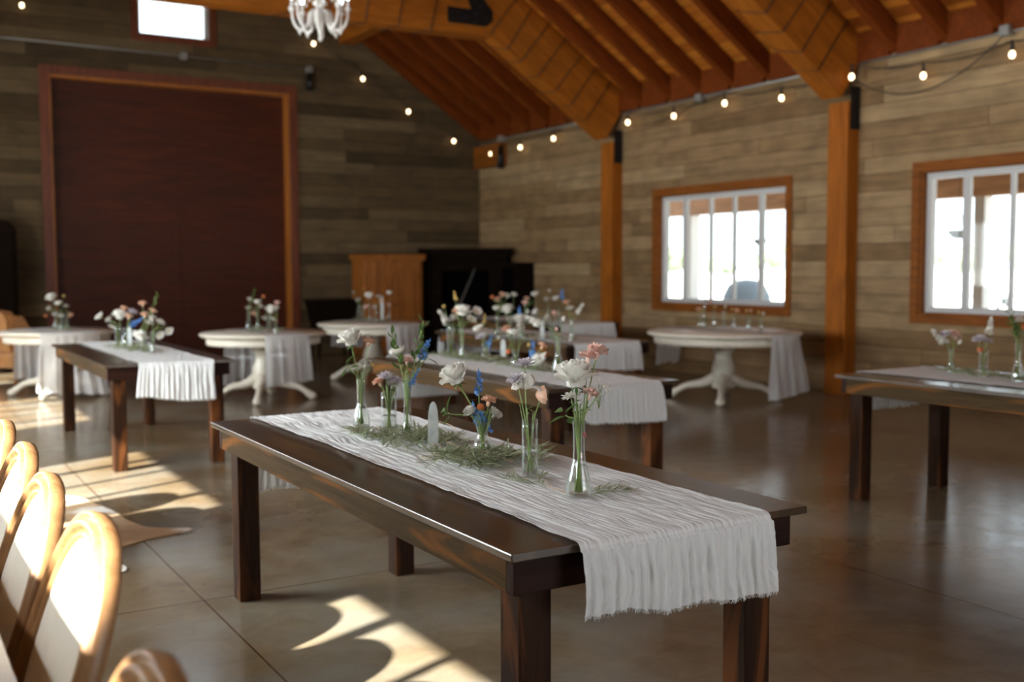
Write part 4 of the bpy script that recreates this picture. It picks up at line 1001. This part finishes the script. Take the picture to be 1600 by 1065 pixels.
  ('cylinder', 5.232, 7.994, 0.166, 'straight vase, third table', [('carnation_pink', 0.024, 0.004, 0.234, 0), ('carnation_white', -0.027, 0.032, 0.2, 0), ('mum_white', -0.123, 0.094, 0.247, 0)]),
  ('flute', 5.28, 7.76, 0.186, 'slim vase by the draped end, third table', [('mum_white', 0.001, 0.022, 0.281, 1.1), ('spike_white', 0.074, -0.021, 0.286, 0), ('carnation_peach', -0.021, 0.04, 0.337, 0)]),
 ]),
 ('T5','the farthest long table',None,[
  ('flute', 6.7, 10.808, 0.16, 'slim vase of one peach carnation, last table', [('carnation_peach', 0.017, 0.012, 0.274, 1.1), ('branch', 0.069, -0.021, 0.251, 0)]),
  ('bottle', 6.72, 10.612, 0.181, 'bottle vase without blue flowers, last table', [('ranunculus_white', 0.0, 0.027, 0.338, 1.2)]),
  ('flute', 6.759, 10.409, 0.171, 'slim vase of white bud, last table', [('bud_white', 0.021, 0.017, 0.371, 0), ('carnation_white', -0.009, 0.027, 0.275, 0)]),
  ('bottle', 6.778, 10.223, 0.162, 'bottle vase with blue delphinium, last table', [('delphinium_blue', 0.045, 0.0, 0.337, 1.2), ('ranunculus_white', -0.02, 0.036, 0.294, 0)]),
 ]),
 ('R4','the round table under the window',None,[
  ('bulb', 8.126, 9.511, 0.133, 'round vase at the corner-side end under the window', [('carnation_peach', 0.001, 0.015, 0.192, 0), ('daisy_yellow', 0.026, -0.001, 0.177, 0)]),
  ('bottle', 7.994, 9.118, 0.251, 'tall bottle vase under the window', [('carnation_pink', -0.005, 0.031, 0.357, 0), ('leafy', 0.03, 0.006, 0.293, 0)]),
  ('bulb', 8.002, 8.958, 0.184, 'round vase beside the tall bottle under the window', [('ball_orange', -0.026, 0.038, 0.276, 0), ('daisy_yellow', 0.015, 0.009, 0.226, 0)]),
  ('cylinder', 8.174, 8.992, 0.186, 'straight vase under the window', [('bud_white', 0.021, 0.005, 0.221, 0)]),
  ('bulb', 8.095, 8.742, 0.147, 'round vase beside the straight one under the window', [('daisy_yellow', -0.01, 0.022, 0.203, 0), ('carnation_peach', 0.031, -0.004, 0.188, 0)]),
  ('bulb', 8.058, 8.475, 0.144, 'round vase by the slim one under the window', [('daisy_yellow', -0.01, 0.022, 0.198, 0), ('bud_pink', 0.025, 0.001, 0.198, 0)]),
  ('flute', 7.845, 8.072, 0.132, 'slim vase by the draped cloth under the window', [('daisy_yellow', -0.009, 0.021, 0.197, 0), ('bud_white', 0.024, 0.0, 0.184, 0)]),
 ]),
 ('T6','the long table at the right edge',None,[
  ('flute', 5.7, 4.224, 0.134, 'slim flaring vase, long table by the second window', [('stock_white', -0.059, 0.053, 0.213, 0), ('mum_lilac', -0.022, 0.031, 0.221, 0), ('carnation_pink', 0.019, 0.007, 0.228, 0), ('carnation_pink', 0.035, -0.004, 0.213, 0), ('bud_white', 0.047, -0.015, 0.173, 0)]),
  ('cylinder', 5.59, 3.925, 0.154, 'short jar, long table by the second window', [('mum_lilac', -0.011, 0.024, 0.214, 0), ('spike_white', 0.047, -0.004, 0.296, 0), ('ball_orange', -0.003, 0.015, 0.165, 0), ('mum_lilac', 0.024, 0.002, 0.202, 0)]),
  ('bottle', 5.533, 3.666, 0.213, 'flared bottle vase, long table by the second window', [('branch', -0.025, 0.047, 0.396, 0), ('branch', 0.006, 0.022, 0.324, 0), ('mum_white', 0.019, 0.015, 0.331, 0), ('ball_orange', 0.039, -0.0, 0.292, 0)]),
 ]),
]

# ================================================================ VASES AND FLOWERS
def vase_profile(ty):
    """outer radius against height 0..1"""
    return {
        'bottle': [(.0, .0), (.030, .0), (.034, .02), (.0345, .10), (.031, .22), (.023, .38), (.0165, .50), (.0155, .62), (.0160, .85), (.0175, .97), (.0185, 1.0)],
        'cylinder': [(.0, .0), (.0235, .0), (.0245, .015), (.0245, .5), (.0245, 1.0)],
        'flute': [(.0, .0), (.023, .0), (.024, .03), (.021, .14), (.0155, .30), (.0140, .50), (.0145, .80), (.0165, .95), (.0185, 1.0)],
        'bulb': [(.0, .0), (.024, .0), (.029, .05), (.033, .20), (.031, .36), (.022, .52), (.0175, .62), (.0185, .74), (.024, .90), (.0285, 1.0)],
    }[ty]
VM = {}
def vase_mesh(ty, ribs=False):
    key = (ty, ribs)
    if key in VM: return VM[key]
    o = vase_profile(ty); w = .0020
    # densify
    d = []
    for (r0, z0), (r1, z1) in zip(o[:-1], o[1:]):
        for k in range(3): d.append((r0 + (r1 - r0) * k / 3, z0 + (z1 - z0) * k / 3))
    d.append(o[-1]); inner = [(max(0, r - w), z) for r, z in d if r - w > .004 and z > .04]
    inner = [(inner[0][0], .045)] + inner
    prof = d + [(o[-1][0] - w * .5, 1.004)] + inner[::-1] + [(0, .04)]
    me = MB().lathe(prof, 32 if ribs else 24, lobes=16 if ribs else 0, amp=.03 if ribs else 0).mesh('vase_' + ty, M['glass'])
    lvl = .42
    wp = [(0, .046)] + [(r - .0006, z) for r, z in inner if z <= lvl]; rl = wp[-1][0]
    wm = MB().lathe(wp + [(rl, lvl), (0, lvl)], 20).mesh('water_' + ty, M['water'])
    VM[key] = (me, wm, o[-1][0] - w); return VM[key]

# ---- bloom meshes, each built once, base at origin, facing +z; real size
def petal_grid(mb, L, Wd, cup, curl, az, tilt, r0=0.0, z0=0.0, ruf=0.0, nu=5, nv=6, seed=0, pointy=.55):
    """petal growing outward from the axis: tilt 0 = straight up, pi/2 = flat"""
    ca, sa = math.cos(az), math.sin(az); vs = []
    for j in range(nv):
        v = j / (nv - 1); wv = Wd * (math.sin(PI * min(1, v * .80 + .10)) ** pointy)
        a = tilt + curl * v * v; 
        # integrate centre line
        r = r0; z = z0; n = 6
        for k in range(n): t_ = v * (k + .5) / n; aa = tilt + curl * t_ * t_; r += L * v / n * math.sin(aa); z += L * v / n * math.cos(aa)
        for i in range(nu):
            u = i / (nu - 1) * 2 - 1; c_ = cup * u * u * wv
            x_ = r - c_ * math.cos(a); zz = z + c_ * math.sin(a) + ruf * math.sin(u * 7 + seed * 3 + az) * v * v
            y_ = u * wv * .5 * 2 * .5
            vs.append((x_ * ca - y_ * sa, x_ * sa + y_ * ca, zz))
    mb.add(vs, [(j * nu + i, j * nu + i + 1, (j + 1) * nu + i + 1, (j + 1) * nu + i) for j in range(nv - 1) for i in range(nu - 1)], True)
def rose(seed, open_=1.0):
    r = random.Random(seed); mb = MB()
    mb.ball((0, 0, .022), .011, 10, (1, 1, 1.5))
    for ring, (n, L, Wd, tilt, curl, r0, cup) in enumerate([(3, .056, .018, -.06, -.25, .006, .9), (3, .056, .026, -.02, -.25, .010, .85), (4, .055, .034, .02, -.22, .016, .75), (5, .053, .042, .10, -.15, .021, .62), (6, .050, .046, .24, .10 * open_, .021, .5), (5, .047, .050, .45, .60 * open_, .016, .40), (4, .044, .046, .85, .9 * open_, .010, .28)]):
        for k in range(n):
            petal_grid(mb, L * r.uniform(.94, 1.06), Wd, cup, curl * r.uniform(.8, 1.2), 2 * PI * (k + ring * .37) / n + r.uniform(-.15, .15), tilt + r.uniform(-.05, .05), r0, .004, .0015, 7, 8, k + ring, .5)
    return mb
def ranunculus(seed):
    r = random.Random(seed); mb = MB(); mb.ball((0, 0, .018), .010, 10, (1, 1, .9))
    for ring, (n, L, Wd, tilt, curl, r0) in enumerate([(5, .018, .018, -.2, -.7, .007), (6, .024, .022, .10, -.9, .008), (7, .030, .027, .45, -1.0, .008), (8, .036, .031, .85, -1.2, .006), (8, .040, .034, 1.15, -1.1, .004)]):
        for k in range(n): petal_grid(mb, L * r.uniform(.95, 1.05), Wd, .35, curl, 2 * PI * (k + ring * .4) / n, tilt, r0, .002, .0006, 5, 6, k, .5)
    return mb
def carnation(seed):
    r = random.Random(seed); mb = MB()
    mb.lathe([(0, -.014), (.0045, -.012), (.006, -.004), (.0055, .003)], 8)
    for ring, (n, L, tilt) in enumerate([(6, .017, .15), (9, .020, .55), (11, .023, .95), (10, .022, 1.35)]):
        for k in range(n): petal_grid(mb, L * r.uniform(.85, 1.1), .017, .15, .3, 2 * PI * (k + r.random() * .6) / n, tilt + r.uniform(-.15, .15), .002, .002, .0032, 6, 5, r.random() * 6, .35)
    return mb
def mum(seed):
    r = random.Random(seed); mb = MB(); mb.ball((0, 0, .008), .007, 8)
    for ring, (n, L, tilt, curl) in enumerate([(8, .020, .2, .2), (12, .027, .6, .35), (15, .034, .95, .5), (15, .038, 1.25, .6)]):
        for k in range(n): petal_grid(mb, L * r.uniform(.85, 1.12), .0078, -.25, curl + r.uniform(-.25, .35), 2 * PI * (k + r.random() * .5) / n, tilt + r.uniform(-.12, .12), .003, .003, 0, 3, 5, k, .6)
    return mb
def cosmos(seed, n=8, L=.027, Wd=.020):
    r = random.Random(seed); mb = MB()
    for k in range(n): petal_grid(mb, L * r.uniform(.93, 1.07), Wd, .06, .15, 2 * PI * k / n, 1.25 + r.uniform(-.1, .1), .003, 0, .0008, 5, 5, k, .5)
    return mb
def iris(seed):
    r = random.Random(seed); mb = MB()
    for k in range(4): petal_grid(mb, .052, .048, .55, -.35, PI / 2 * k + .3, .32, .004, .0, .002, 7, 8, k, .55)
    for az in (-.95, .75, 2.6): petal_grid(mb, .062, .036, -.12, 1.9, az, .95, .004, .002, .0015, 7, 9, az, .45)
    return mb
def floret(mb, c, s, r, flat_=False):
    k0 = len(mb.v); n = 5
    for k in range(n): petal_grid(mb, .0085 * s, .0078 * s, .1, .3, 2 * PI * k / n, 1.1, .0008, 0, 0, 3, 3, k, .5)
    m_ = Matrix.Translation(c) @ Matrix.Rotation(r.uniform(0, 2 * PI), 4, 'Z') @ Matrix.Rotation(r.uniform(.5, 1.5), 4, 'X'); mb.xf(m_, k0)
def spike(seed, n=16, L=.075, rad=.010, s=1.2):
    r = random.Random(seed); mb = MB()
    for k in range(n):
        f = (k + .5) / n; q = k * 2.4; rr = rad * (1.1 - .65 * f)
        floret(mb, (rr * math.cos(q), rr * math.sin(q), -L / 2 + L * f), s * (1.15 - .5 * f), r)
    for k in range(4): mb.ball((0, 0, L / 2 + .003 * k), .003 - .0005 * k, 5)
    return mb
def dense_stock(seed):
    return spike(seed, 40, .10, .015, 1.3)
def gyps(seed):
    r = random.Random(seed); mb = MB()
    for k in range(26):
        p = (r.uniform(-.028, .028), r.uniform(-.028, .028), r.uniform(-.038, .04)); mb.ball(p, r.uniform(.0025, .0045), 6)
    return mb
def bud(seed):
    mb = MB(); 
    for k in range(5): petal_grid(mb, .022, .014, .7, -.5, 2 * PI * k / 5, .35, .002, -.004, 0, 4, 5, k, .6)
    return mb
def ballf(seed):
    r = random.Random(seed); mb = MB(); mb.ball((0, 0, .006), .008, 10)
    for k in range(30):
        q = k * 2.4; p = math.acos(1 - 1.6 * (k + .5) / 30); mb.ball((.009 * math.sin(p) * math.cos(q), .009 * math.sin(p) * math.sin(q), .006 + .009 * math.cos(p)), .0028, 5)
    return mb
def leaf_shape(mb, L, Wd, m_, nu=3, nv=6):
    k0 = len(mb.v); vs = []
    for j in range(nv):
        v = j / (nv - 1); w_ = Wd * math.sin(PI * (.04 + .93 * v)) ** .8
        for i in range(nu): u = i / (nu - 1) * 2 - 1; vs.append((u * w_ / 2, L * v, -.12 * L * v * v + abs(u) * w_ * .18))
    mb.add(vs, [(j * nu + i, j * nu + i + 1, (j + 1) * nu + i + 1, (j + 1) * nu + i) for j in range(nv - 1) for i in range(nu - 1)], True); mb.xf(m_, k0)
def leafy(seed):
    r = random.Random(seed); mb = MB()
    for k in range(4):
        m_ = Matrix.Rotation(k * 1.9 + r.random(), 4, 'Z') @ Matrix.Rotation(r.uniform(-.3, .7), 4, 'X') @ Matrix.Translation((0, .004, -.012 + .008 * k))
        leaf_shape(mb, r.uniform(.045, .066), .023, m_)
    return mb
KINDS = {  # name, category, description, bloom builder, material, default scale
    'rose_white': ('rose', 'full ivory rose', rose, 'p_white', 1.0), 'ranunculus_white': ('ranunculus', 'round white ranunculus', ranunculus, 'p_white', 1.0),
    'ranunculus_peach': ('ranunculus', 'peach ranunculus turned sideways', ranunculus, 'p_peach', 1.0),
    'carnation_peach': ('carnation', 'peach carnation', carnation, 'p_peach', 1.0), 'carnation_pink': ('carnation', 'salmon pink carnation', carnation, 'p_pink', 1.0),
    'carnation_white': ('carnation', 'small white carnation', carnation, 'p_white', .95), 'mum_lilac': ('chrysanthemum', 'pale lilac chrysanthemum', mum, 'p_lilac', .85),
    'mum_white': ('chrysanthemum', 'white chrysanthemum', mum, 'p_white', .8), 'daisy_yellow': ('button_flower', 'small yellow button flower', ballf, 'p_yellow', .9),
    'daisy_white': ('daisy', 'white daisy', mum, 'p_white', .7), 'cosmos_white': ('cosmos_flower', 'open white cosmos', cosmos, 'p_white', 1.0),
    'ball_orange': ('button_flower', 'orange button flower', ballf, 'p_orange', 1.15), 'iris_white': ('iris_flower', 'white iris with drooping falls', iris, 'p_white', 1.0),
    'delphinium_blue': ('delphinium', 'blue delphinium spray', spike, 'p_blue', .95), 'gypsophila': ('gypsophila_spray', 'airy white gypsophila spray', gyps, 'p_white', 1.0),
    'bud_red': ('flower_bud', 'coral red drooping bud', bud, 'p_red', .95), 'bud_pink': ('flower_bud', 'pink flower bud', bud, 'p_pink', .9),
    'bud_white': ('flower_bud', 'white flower bud', bud, 'p_white', 1.1), 'stock_white': ('stock_flower', 'white stock spike', dense_stock, 'p_white', .8),
    'spike_white': ('stock_flower', 'slender white flower spike', dense_stock, 'p_white', .75), 'spike_yellow': ('flower_spike', 'thin yellow-green flower spike', spike, 'p_yellow', .6),
    'leafy': ('leaf_sprig', 'green leaf sprig', leafy, 'leaf', 1.0), 'branch': ('leafy_branch', 'leafy green branch', None, 'leaf', 1.0),
}
BM = {}
def bloom_mesh(kind, var):
    k = (kind, var)
    if k not in BM:
        nm, ds, fn, mt, sc = KINDS[kind]
        BM[k] = fn(hash_(kind) + var * 17).mesh(kind, M[mt])
    return BM[k]
def hash_(s): return sum(ord(c) * (i + 3) for i, c in enumerate(s)) % 9973
def bez(p, n=9):
    out = []
    for i in range(n + 1):
        t = i / n; a, b_, c_, d_ = [Vector(q) for q in p]
        out.append(a * (1 - t) ** 3 + b_ * 3 * t * (1 - t) ** 2 + c_ * 3 * t * t * (1 - t) + d_ * t ** 3)
    return out
RANK = {2: ('lower', 'upper'), 3: ('lowest', 'middle', 'uppermost'), 4: ('lowest', 'second lowest', 'second highest', 'uppermost')}
CENTRE = {'seen': Vector((0, 0, 1.4))}
def flower(kind, base, off, h, rim, label, group, sc, seed, near):
    nm, ds, fn, mt, s0 = KINDS[kind]; r = random.Random(seed)
    t = thing(nm, label, 'foliage' if kind in ('leafy', 'branch') else 'flower', base, 0, group)
    end = Vector(off); a = r.uniform(0, 2 * PI)
    hor = Vector((end.x, end.y, 0)); hd = hor.normalized() if hor.length > .004 else Vector((math.cos(a), math.sin(a), 0))
    foot = Vector((-hd.x * .008, -hd.y * .008, .014)) + Vector((r.uniform(-.006, .006), r.uniform(-.006, .006), 0))
    neck = hd * min(rim * .72, hor.length * .55 + .002); neck = Vector((neck.x, neck.y, h))
    if end.z < h + .012:        # droops over the rim
        pk = neck + Vector((hd.x * .010, hd.y * .010, .028)); pts = bez([foot, foot.lerp(neck, .5), neck - Vector((0, 0, .01)), pk]) + bez([pk, pk + hd * .015 + Vector((0, 0, .004)), end + Vector((0, 0, .02)), end])[1:]
        d = Vector((hd.x * .5, hd.y * .5, -.7)).normalized()
    else:
        up_ = (end - neck); pts = bez([foot, foot.lerp(neck, .4), foot.lerp(neck, .8), neck], 5) + bez([neck, neck + Vector((hd.x * .2, hd.y * .2, 1)).normalized() * up_.length * .35, end - up_.normalized() * up_.length * .3 + Vector((0, 0, -.006)), end])[1:]
        d = (up_.normalized() + Vector((0, 0, .55)) + hd * .25).normalized()
    sr = .0019 if near else .0017
    if kind == 'rose_white': sr *= 1.25
    st = MB().tube(pts, [sr] * len(pts), 6)
    if kind == 'gypsophila':
        for k in range(14): st.tube([end + Vector((0, 0, -.045)), end + Vector((r.uniform(-.02, .02), r.uniform(-.02, .02), r.uniform(-.02, .03)))], .0006, 3)
    if near:
        for k in range(2):
            q = Vector((r.uniform(-.6, .6), r.uniform(-.6, .6), 0)) * rim; f2 = Vector((-q.x, -q.y, .012)); e2 = q + Vector((q.x * .8, q.y * .8, h + r.uniform(.0, .045)))
            st.tube(bez([f2, f2.lerp(q, .5) + Vector((0, 0, h * .4)), q + Vector((0, 0, h * .8)), e2], 6), [.0012] * 7, 5)
            k0 = len(st.v); leaf_shape(st, r.uniform(.012, .024), .006, Matrix.Translation(e2) @ Matrix.Rotation(r.uniform(0, 6.28), 4, 'Z') @ Matrix.Rotation(r.uniform(.1, 1.0), 4, 'X'))
    so = st.build('stem', M['stem'], t)
    if kind == 'branch':
        mb = MB(); L = 0; seg = pts[6:]
        n = 11
        for k in range(n):
            f = .12 + .86 * k / (n - 1); i = min(len(seg) - 2, int(f * (len(seg) - 1))); p = seg[i].lerp(seg[i + 1], f * (len(seg) - 1) - i); tg = (seg[i + 1] - seg[i]).normalized()
            q = tg.to_track_quat('Y', 'Z').to_matrix().to_4x4()
            m_ = Matrix.Translation(p) @ q @ Matrix.Rotation(k * 2.4 + r.random(), 4, 'Y') @ Matrix.Rotation(r.uniform(.5, 1.0), 4, 'X')
            leaf_shape(mb, r.uniform(.034, .056) * (1.1 - .4 * f), .021 * (1.1 - .3 * f), m_)
        mb.build('foliage', M['leaf'], t); return t
    me = bloom_mesh(kind, seed % (3 if near else 2)); b_ = put('foliage' if kind == 'leafy' else 'bloom', me, t)
    if kind in ('ranunculus_peach',): d = (hd + Vector((.3, -.5, .1))).normalized()
    if kind.startswith('cosmos') or kind in ('mum_white', 'mum_lilac', 'daisy_white', 'ranunculus_white', 'carnation_white'):
        d = (d + (CENTRE['seen'] - Vector(base)).normalized() * (.9 if kind.startswith('cosmos') else .35)).normalized()
    if kind == 'rose_white': d = (d + (CENTRE['seen'] - Vector(base)).normalized() * .30).normalized()
    if kind == 'iris_white': d = Vector((.05, -.1, 1)).normalized()
    if kind.startswith(('delph', 'spike', 'stock')) and end.z > h: d = (end - pts[-3]).normalized()
    s = s0 * (sc or 1.0) * ((1.12 if kind.startswith(('rose', 'delph', 'mum', 'carn')) else 1.0) if near else 1.35)
    rz = r.uniform(0, 6.28) if kind != 'iris_white' else 2.2
    b_.matrix_basis = Matrix.Translation(end - d * (.018 * s if kind in ('rose_white', 'ranunculus_white', 'ranunculus_peach') else 0)) @ d.to_track_quat('Z', 'Y').to_matrix().to_4x4() @ Matrix.Rotation(rz, 4, 'Z') @ Matrix.Diagonal((s, s, s, 1))
    if kind.startswith('cosmos'):
        c_ = put('flower_centre', BMC, t); c_.matrix_basis = b_.matrix_basis.copy()
    if kind in ('rose_white', 'iris_white', 'carnation_pink', 'carnation_peach') and near:
        i = min(len(pts) - 3, 9); p = pts[i]; lm = MB()
        for k in range(2):
            m_ = Matrix.Translation(p) @ Matrix.Rotation(r.uniform(0, 6.28), 4, 'Z') @ Matrix.Rotation(r.uniform(-.1, .6), 4, 'X'); leaf_shape(lm, r.uniform(.022, .036), .010, m_)
        if kind == 'rose_white':
            for k in range(5):
                m_ = b_.matrix_basis @ Matrix.Rotation(2 * PI * k / 5, 4, 'Z') @ Matrix.Rotation(-.45, 4, 'X'); leaf_shape(lm, .026, .007, m_)
        lm.build('leaf', M['leaf'], t)
    return t
BMC = MB().ball((0, 0, .002), .0065, 8, (1, 1, .6)).mesh('centre', M['p_yellow'])

HT = .768
for tk, tph, sel, vs_ in BOUQUETS:
    for vi, (ty, x, y, h, ph, fl) in enumerate(vs_):
        if tk in ROUND:                                   # stay on the round top
            cx, cy, R = ROUND[tk][:3]; v = Vector((x - cx, y - cy)); lim = R - .12
            if v.length > lim: v = v.normalized() * lim; x, y = cx + v.x, cy + v.y
        near = tk == 'T1'; HT = .743 if tk in ROUND else .768
        me, wm, rim = vase_mesh(ty, ty == 'bottle' and near)
        rs = {('T1', 1): 1.25, ('T1', 5): 1.05}.get((tk, vi), 1.0)
        vo = put('bud_vase', me, loc=(x, y, HT)); vo.scale = (rs, rs, h)
        tag(vo, 'clear glass ' + ph, 'vase', 'bud vases on the tables'); 
        if tk in ('T1', 'T3', 'T2', 'T6', 'T4', 'R4'): put('water', wm, vo)
        # unique labels: rank repeats by height
        cnt = {}
        for f in fl: cnt.setdefault(KINDS[f[0]][1], []).append(f)
        for fi, f in enumerate(fl):
            kind, dx, dy, dz, sc = f; ds = KINDS[kind][1]; same = sorted(cnt[ds], key=lambda q: q[3])
            if len(same) > 1: ds = RANK[len(same)][same.index(f)] + ' ' + ds
            flower(kind, (x, y, HT), (dx, dy, dz), h, rim * rs, ds + ' in ' + ph, 'flowers in the bud vases', sc, hash_(tk) + vi * 31 + fi * 7, near)
    if sel:
        lb = {'T1': 'upright translucent selenite wand on the front table', 'T2': 'pale selenite wand among the vases before the barn doors', 'T3': 'pale selenite wand among the vases of the second table',
              'R3': 'pale selenite wand on the wardrobe-side round table', 'T4': 'pale selenite wand on the third table'}[tk]
        sx, sy, sh = sel
        if tk in ROUND:
            cx, cy, R = ROUND[tk][:3]; v = Vector((sx - cx, sy - cy))
            if v.length > R - .12: v = v.normalized() * (R - .12); sx, sy = cx + v.x, cy + v.y
        w2 = .0185
        prof = [(-w2, 0), (w2, 0), (w2 * 1.02, sh * .3), (w2 * 1.0, sh * .62), (w2 * .86, sh * .8), (w2 * .62, sh * .92), (w2 * .32, sh * .98), (0, sh), (-w2 * .34, sh * .975), (-w2 * .66, sh * .91), (-w2 * .9, sh * .78), (-w2, sh * .6)]
        o = MB().prism(prof, lambda u, v, w_: (u, -.005 + .010 * w_, v)).build('selenite_wand', M['selenite'], loc=(sx, sy, HT - .001), bevel=.003)
        o.rotation_euler = (0, .01, -.45); tag(o, lb, 'crystal', 'selenite wands')

# ---- olive and willow sprigs lying among the vases
def sprig_mesh(seed, L=.26, n=30, near=True):
    r = random.Random(seed); mb = MB(); pts = []; a = 0; p = Vector((0, 0, .006)); st = L / 12
    for i in range(13):
        pts.append(p.copy()); a += r.uniform(-.22, .22); p = p + Vector((math.cos(a) * st, math.sin(a) * st, 0)); p.z = .006 + .016 * math.sin(PI * (i + 1) / 13) * r.uniform(.6, 1.1)
    twig = MB().tube(pts, [.0016 - .0009 * i / 12 for i in range(13)], 5)
    for k in range(n):
        f = .05 + .94 * k / n; i = min(11, int(f * 12)); q = pts[i].lerp(pts[i + 1], f * 12 - i); tg = (pts[i + 1] - pts[i]).normalized()
        yaw = math.atan2(tg.y, tg.x) - PI / 2 + (1 if k % 2 else -1) * r.uniform(.25, 1.0)
        m_ = Matrix.Translation(q) @ Matrix.Rotation(yaw, 4, 'Z') @ Matrix.Rotation(r.uniform(-.02, .75), 4, 'X') @ Matrix.Rotation(r.uniform(-.5, .5), 4, 'Y')
        leaf_shape(mb, r.uniform(.045, .088), r.uniform(.0055, .0095), m_)
    mb.v = [(x, y, max(.0012, z)) for x, y, z in mb.v]
    return twig.mesh('twig', M['stem']), mb.mesh('leaves', M['leaf_olive'])
SPR = [sprig_mesh(40 + i, R_.uniform(.20, .28), 30) for i in range(6)]
def sprig(label, x, y, rz, s, group, k, z=HT - .003):
    t = thing('olive_sprig', label, 'foliage', (x, y, z), rz, group); t.scale = (s, s, s)
    put('twig', SPR[k % 6][0], t); put('leaves', SPR[k % 6][1], t)
rs_ = random.Random(21); k = 0
def clump(label, pts, n, group, spread=.05, s=(.7, 1.0), main=PI / 2, z=HT - .003):
    global k
    for i in range(n):
        f = i / max(1, n - 1) * (len(pts) - 1); a = min(len(pts) - 2, int(f)); p = Vector(pts[a]).lerp(Vector(pts[a + 1]), f - a)
        rz = (main if rs_.random() < .5 else main + PI) + rs_.uniform(-.8, .8)
        sc = rs_.uniform(*s)
        x = p.x + rs_.uniform(-spread, spread) - math.cos(rz) * .12 * sc; y = p.y + rs_.uniform(-spread, spread) - math.sin(rz) * .12 * sc
        sprig(label, x, y, rz, sc, group, k, z + .004 * (i % 4)); k += 1
G = 'olive sprigs strewn along the runners'
clump('grey-green olive sprig strewn around the slender vases and wand of the front table', [(1.62, 3.828), (1.66, 3.601), (1.70, 3.437)], 13, G, .045)
clump('grey-green olive sprig strewn around the slender vases and wand of the front table', [(1.80, 3.704), (1.84, 3.499)], 6, G, .035)
clump('grey-green olive sprig heaped about the waisted vase of the front table', [(1.70, 3.262), (1.72, 3.108), (1.69, 2.964)], 14, G, .05)
clump('grey-green olive sprig heaped about the waisted vase of the front table', [(1.85, 3.190), (1.86, 3.005)], 7, G, .04)
clump('single olive sprig at the foot of the tall straight vase on the front table', [(1.66, 2.737), (1.68, 2.696)], 2, G, .02, (.5, .6))
sprig('small olive sprig lying beyond the ribbed bottle vase on the front table', 1.79, 2.53, -.9, .55, G, 2); sprig('short olive twig touching the ribbed bottle vase on the front table', 1.75, 2.47, -.1, .5, G, 4)
clump('olive sprig among the vases of the table before the barn doors', [(1.80, 9.4), (1.87, 8.5)], 16, G, .07)
clump('olive sprig in the garland along the second table', [(3.64, 7.05), (3.61, 5.5)], 34, G, .06)
clump('olive sprig in the garland along the third table', [(5.16, 8.9), (5.29, 7.75)], 14, G, .06)
clump('olive sprig among the vases of the last long table', [(6.74, 10.9), (6.85, 10.3)], 8, G, .06)
clump('olive sprig among the vases of the table below the second window', [(5.62, 4.2), (5.53, 3.5)], 12, G, .05)
clump('olive sprig on the round table near the armchair', [(1.80, 12.95), (1.86, 12.6)], 5, G, .08, z=.741)
clump('olive sprig on the round table by the bright door slit', [(3.62, 11.6), (3.6, 10.9)], 7, G, .06, z=.741)
clump('olive sprig on the round table in front of the wardrobe', [(5.45, 12.8), (5.5, 12.3)], 5, G, .06, z=.741)
# dried twining stems
def vine(label, pts):
    p = []
    for a, b_, c_, d_ in zip(pts[:-3], pts[1:-2], pts[2:-1], pts[3:]):
        A, B, C_, D = map(Vector, (a, b_, c_, d_))
        for q in range(8):
            s = q / 8; p.append(.5 * ((2 * B) + (C_ - A) * s + (2 * A - 5 * B + 4 * C_ - D) * s * s + (3 * B - A - 3 * C_ + D) * s ** 3))
    tag(MB().tube(p, .0012, 5).build('dried_stem', M['twine']), label, 'foliage', 'dried stems on the front table')
z0 = HT + .004
vine('pale dried stem looping in front of the selenite wand', [(1.66, 3.457, z0), (1.68, 3.437, z0), (1.71, 3.344, z0 + .022), (1.66, 3.252, z0 + .01), (1.60, 3.262, z0), (1.63, 3.169, z0 + .006), (1.72, 3.108, z0 + .03), (1.75, 3.036, z0 + .03), (1.78, 2.943, z0 + .012), (1.80, 2.922, z0)])
vine('pale dried stem arching beside the wand and waisted vase', [(1.78, 3.396, z0), (1.76, 3.375, z0 + .01), (1.72, 3.293, z0 + .035), (1.72, 3.190, z0 + .03), (1.76, 3.087, z0 + .015), (1.80, 3.036, z0)])
vine('pale dried stem running between the tall straight vase and the ribbed bottle', [(1.68, 2.830, z0), (1.69, 2.778, z0), (1.72, 2.675, z0 + .004), (1.69, 2.593, z0 + .002), (1.70, 2.521, z0), (1.72, 2.500, z0)])
vine('pale dried stem curling up behind the slender vase', [(1.80, 3.766, z0), (1.81, 3.725, z0 + .01), (1.83, 3.622, z0 + .06), (1.86, 3.519, z0 + .05), (1.84, 3.437, z0 + .01), (1.82, 3.396, z0)])
bpy.context.view_layer.update()
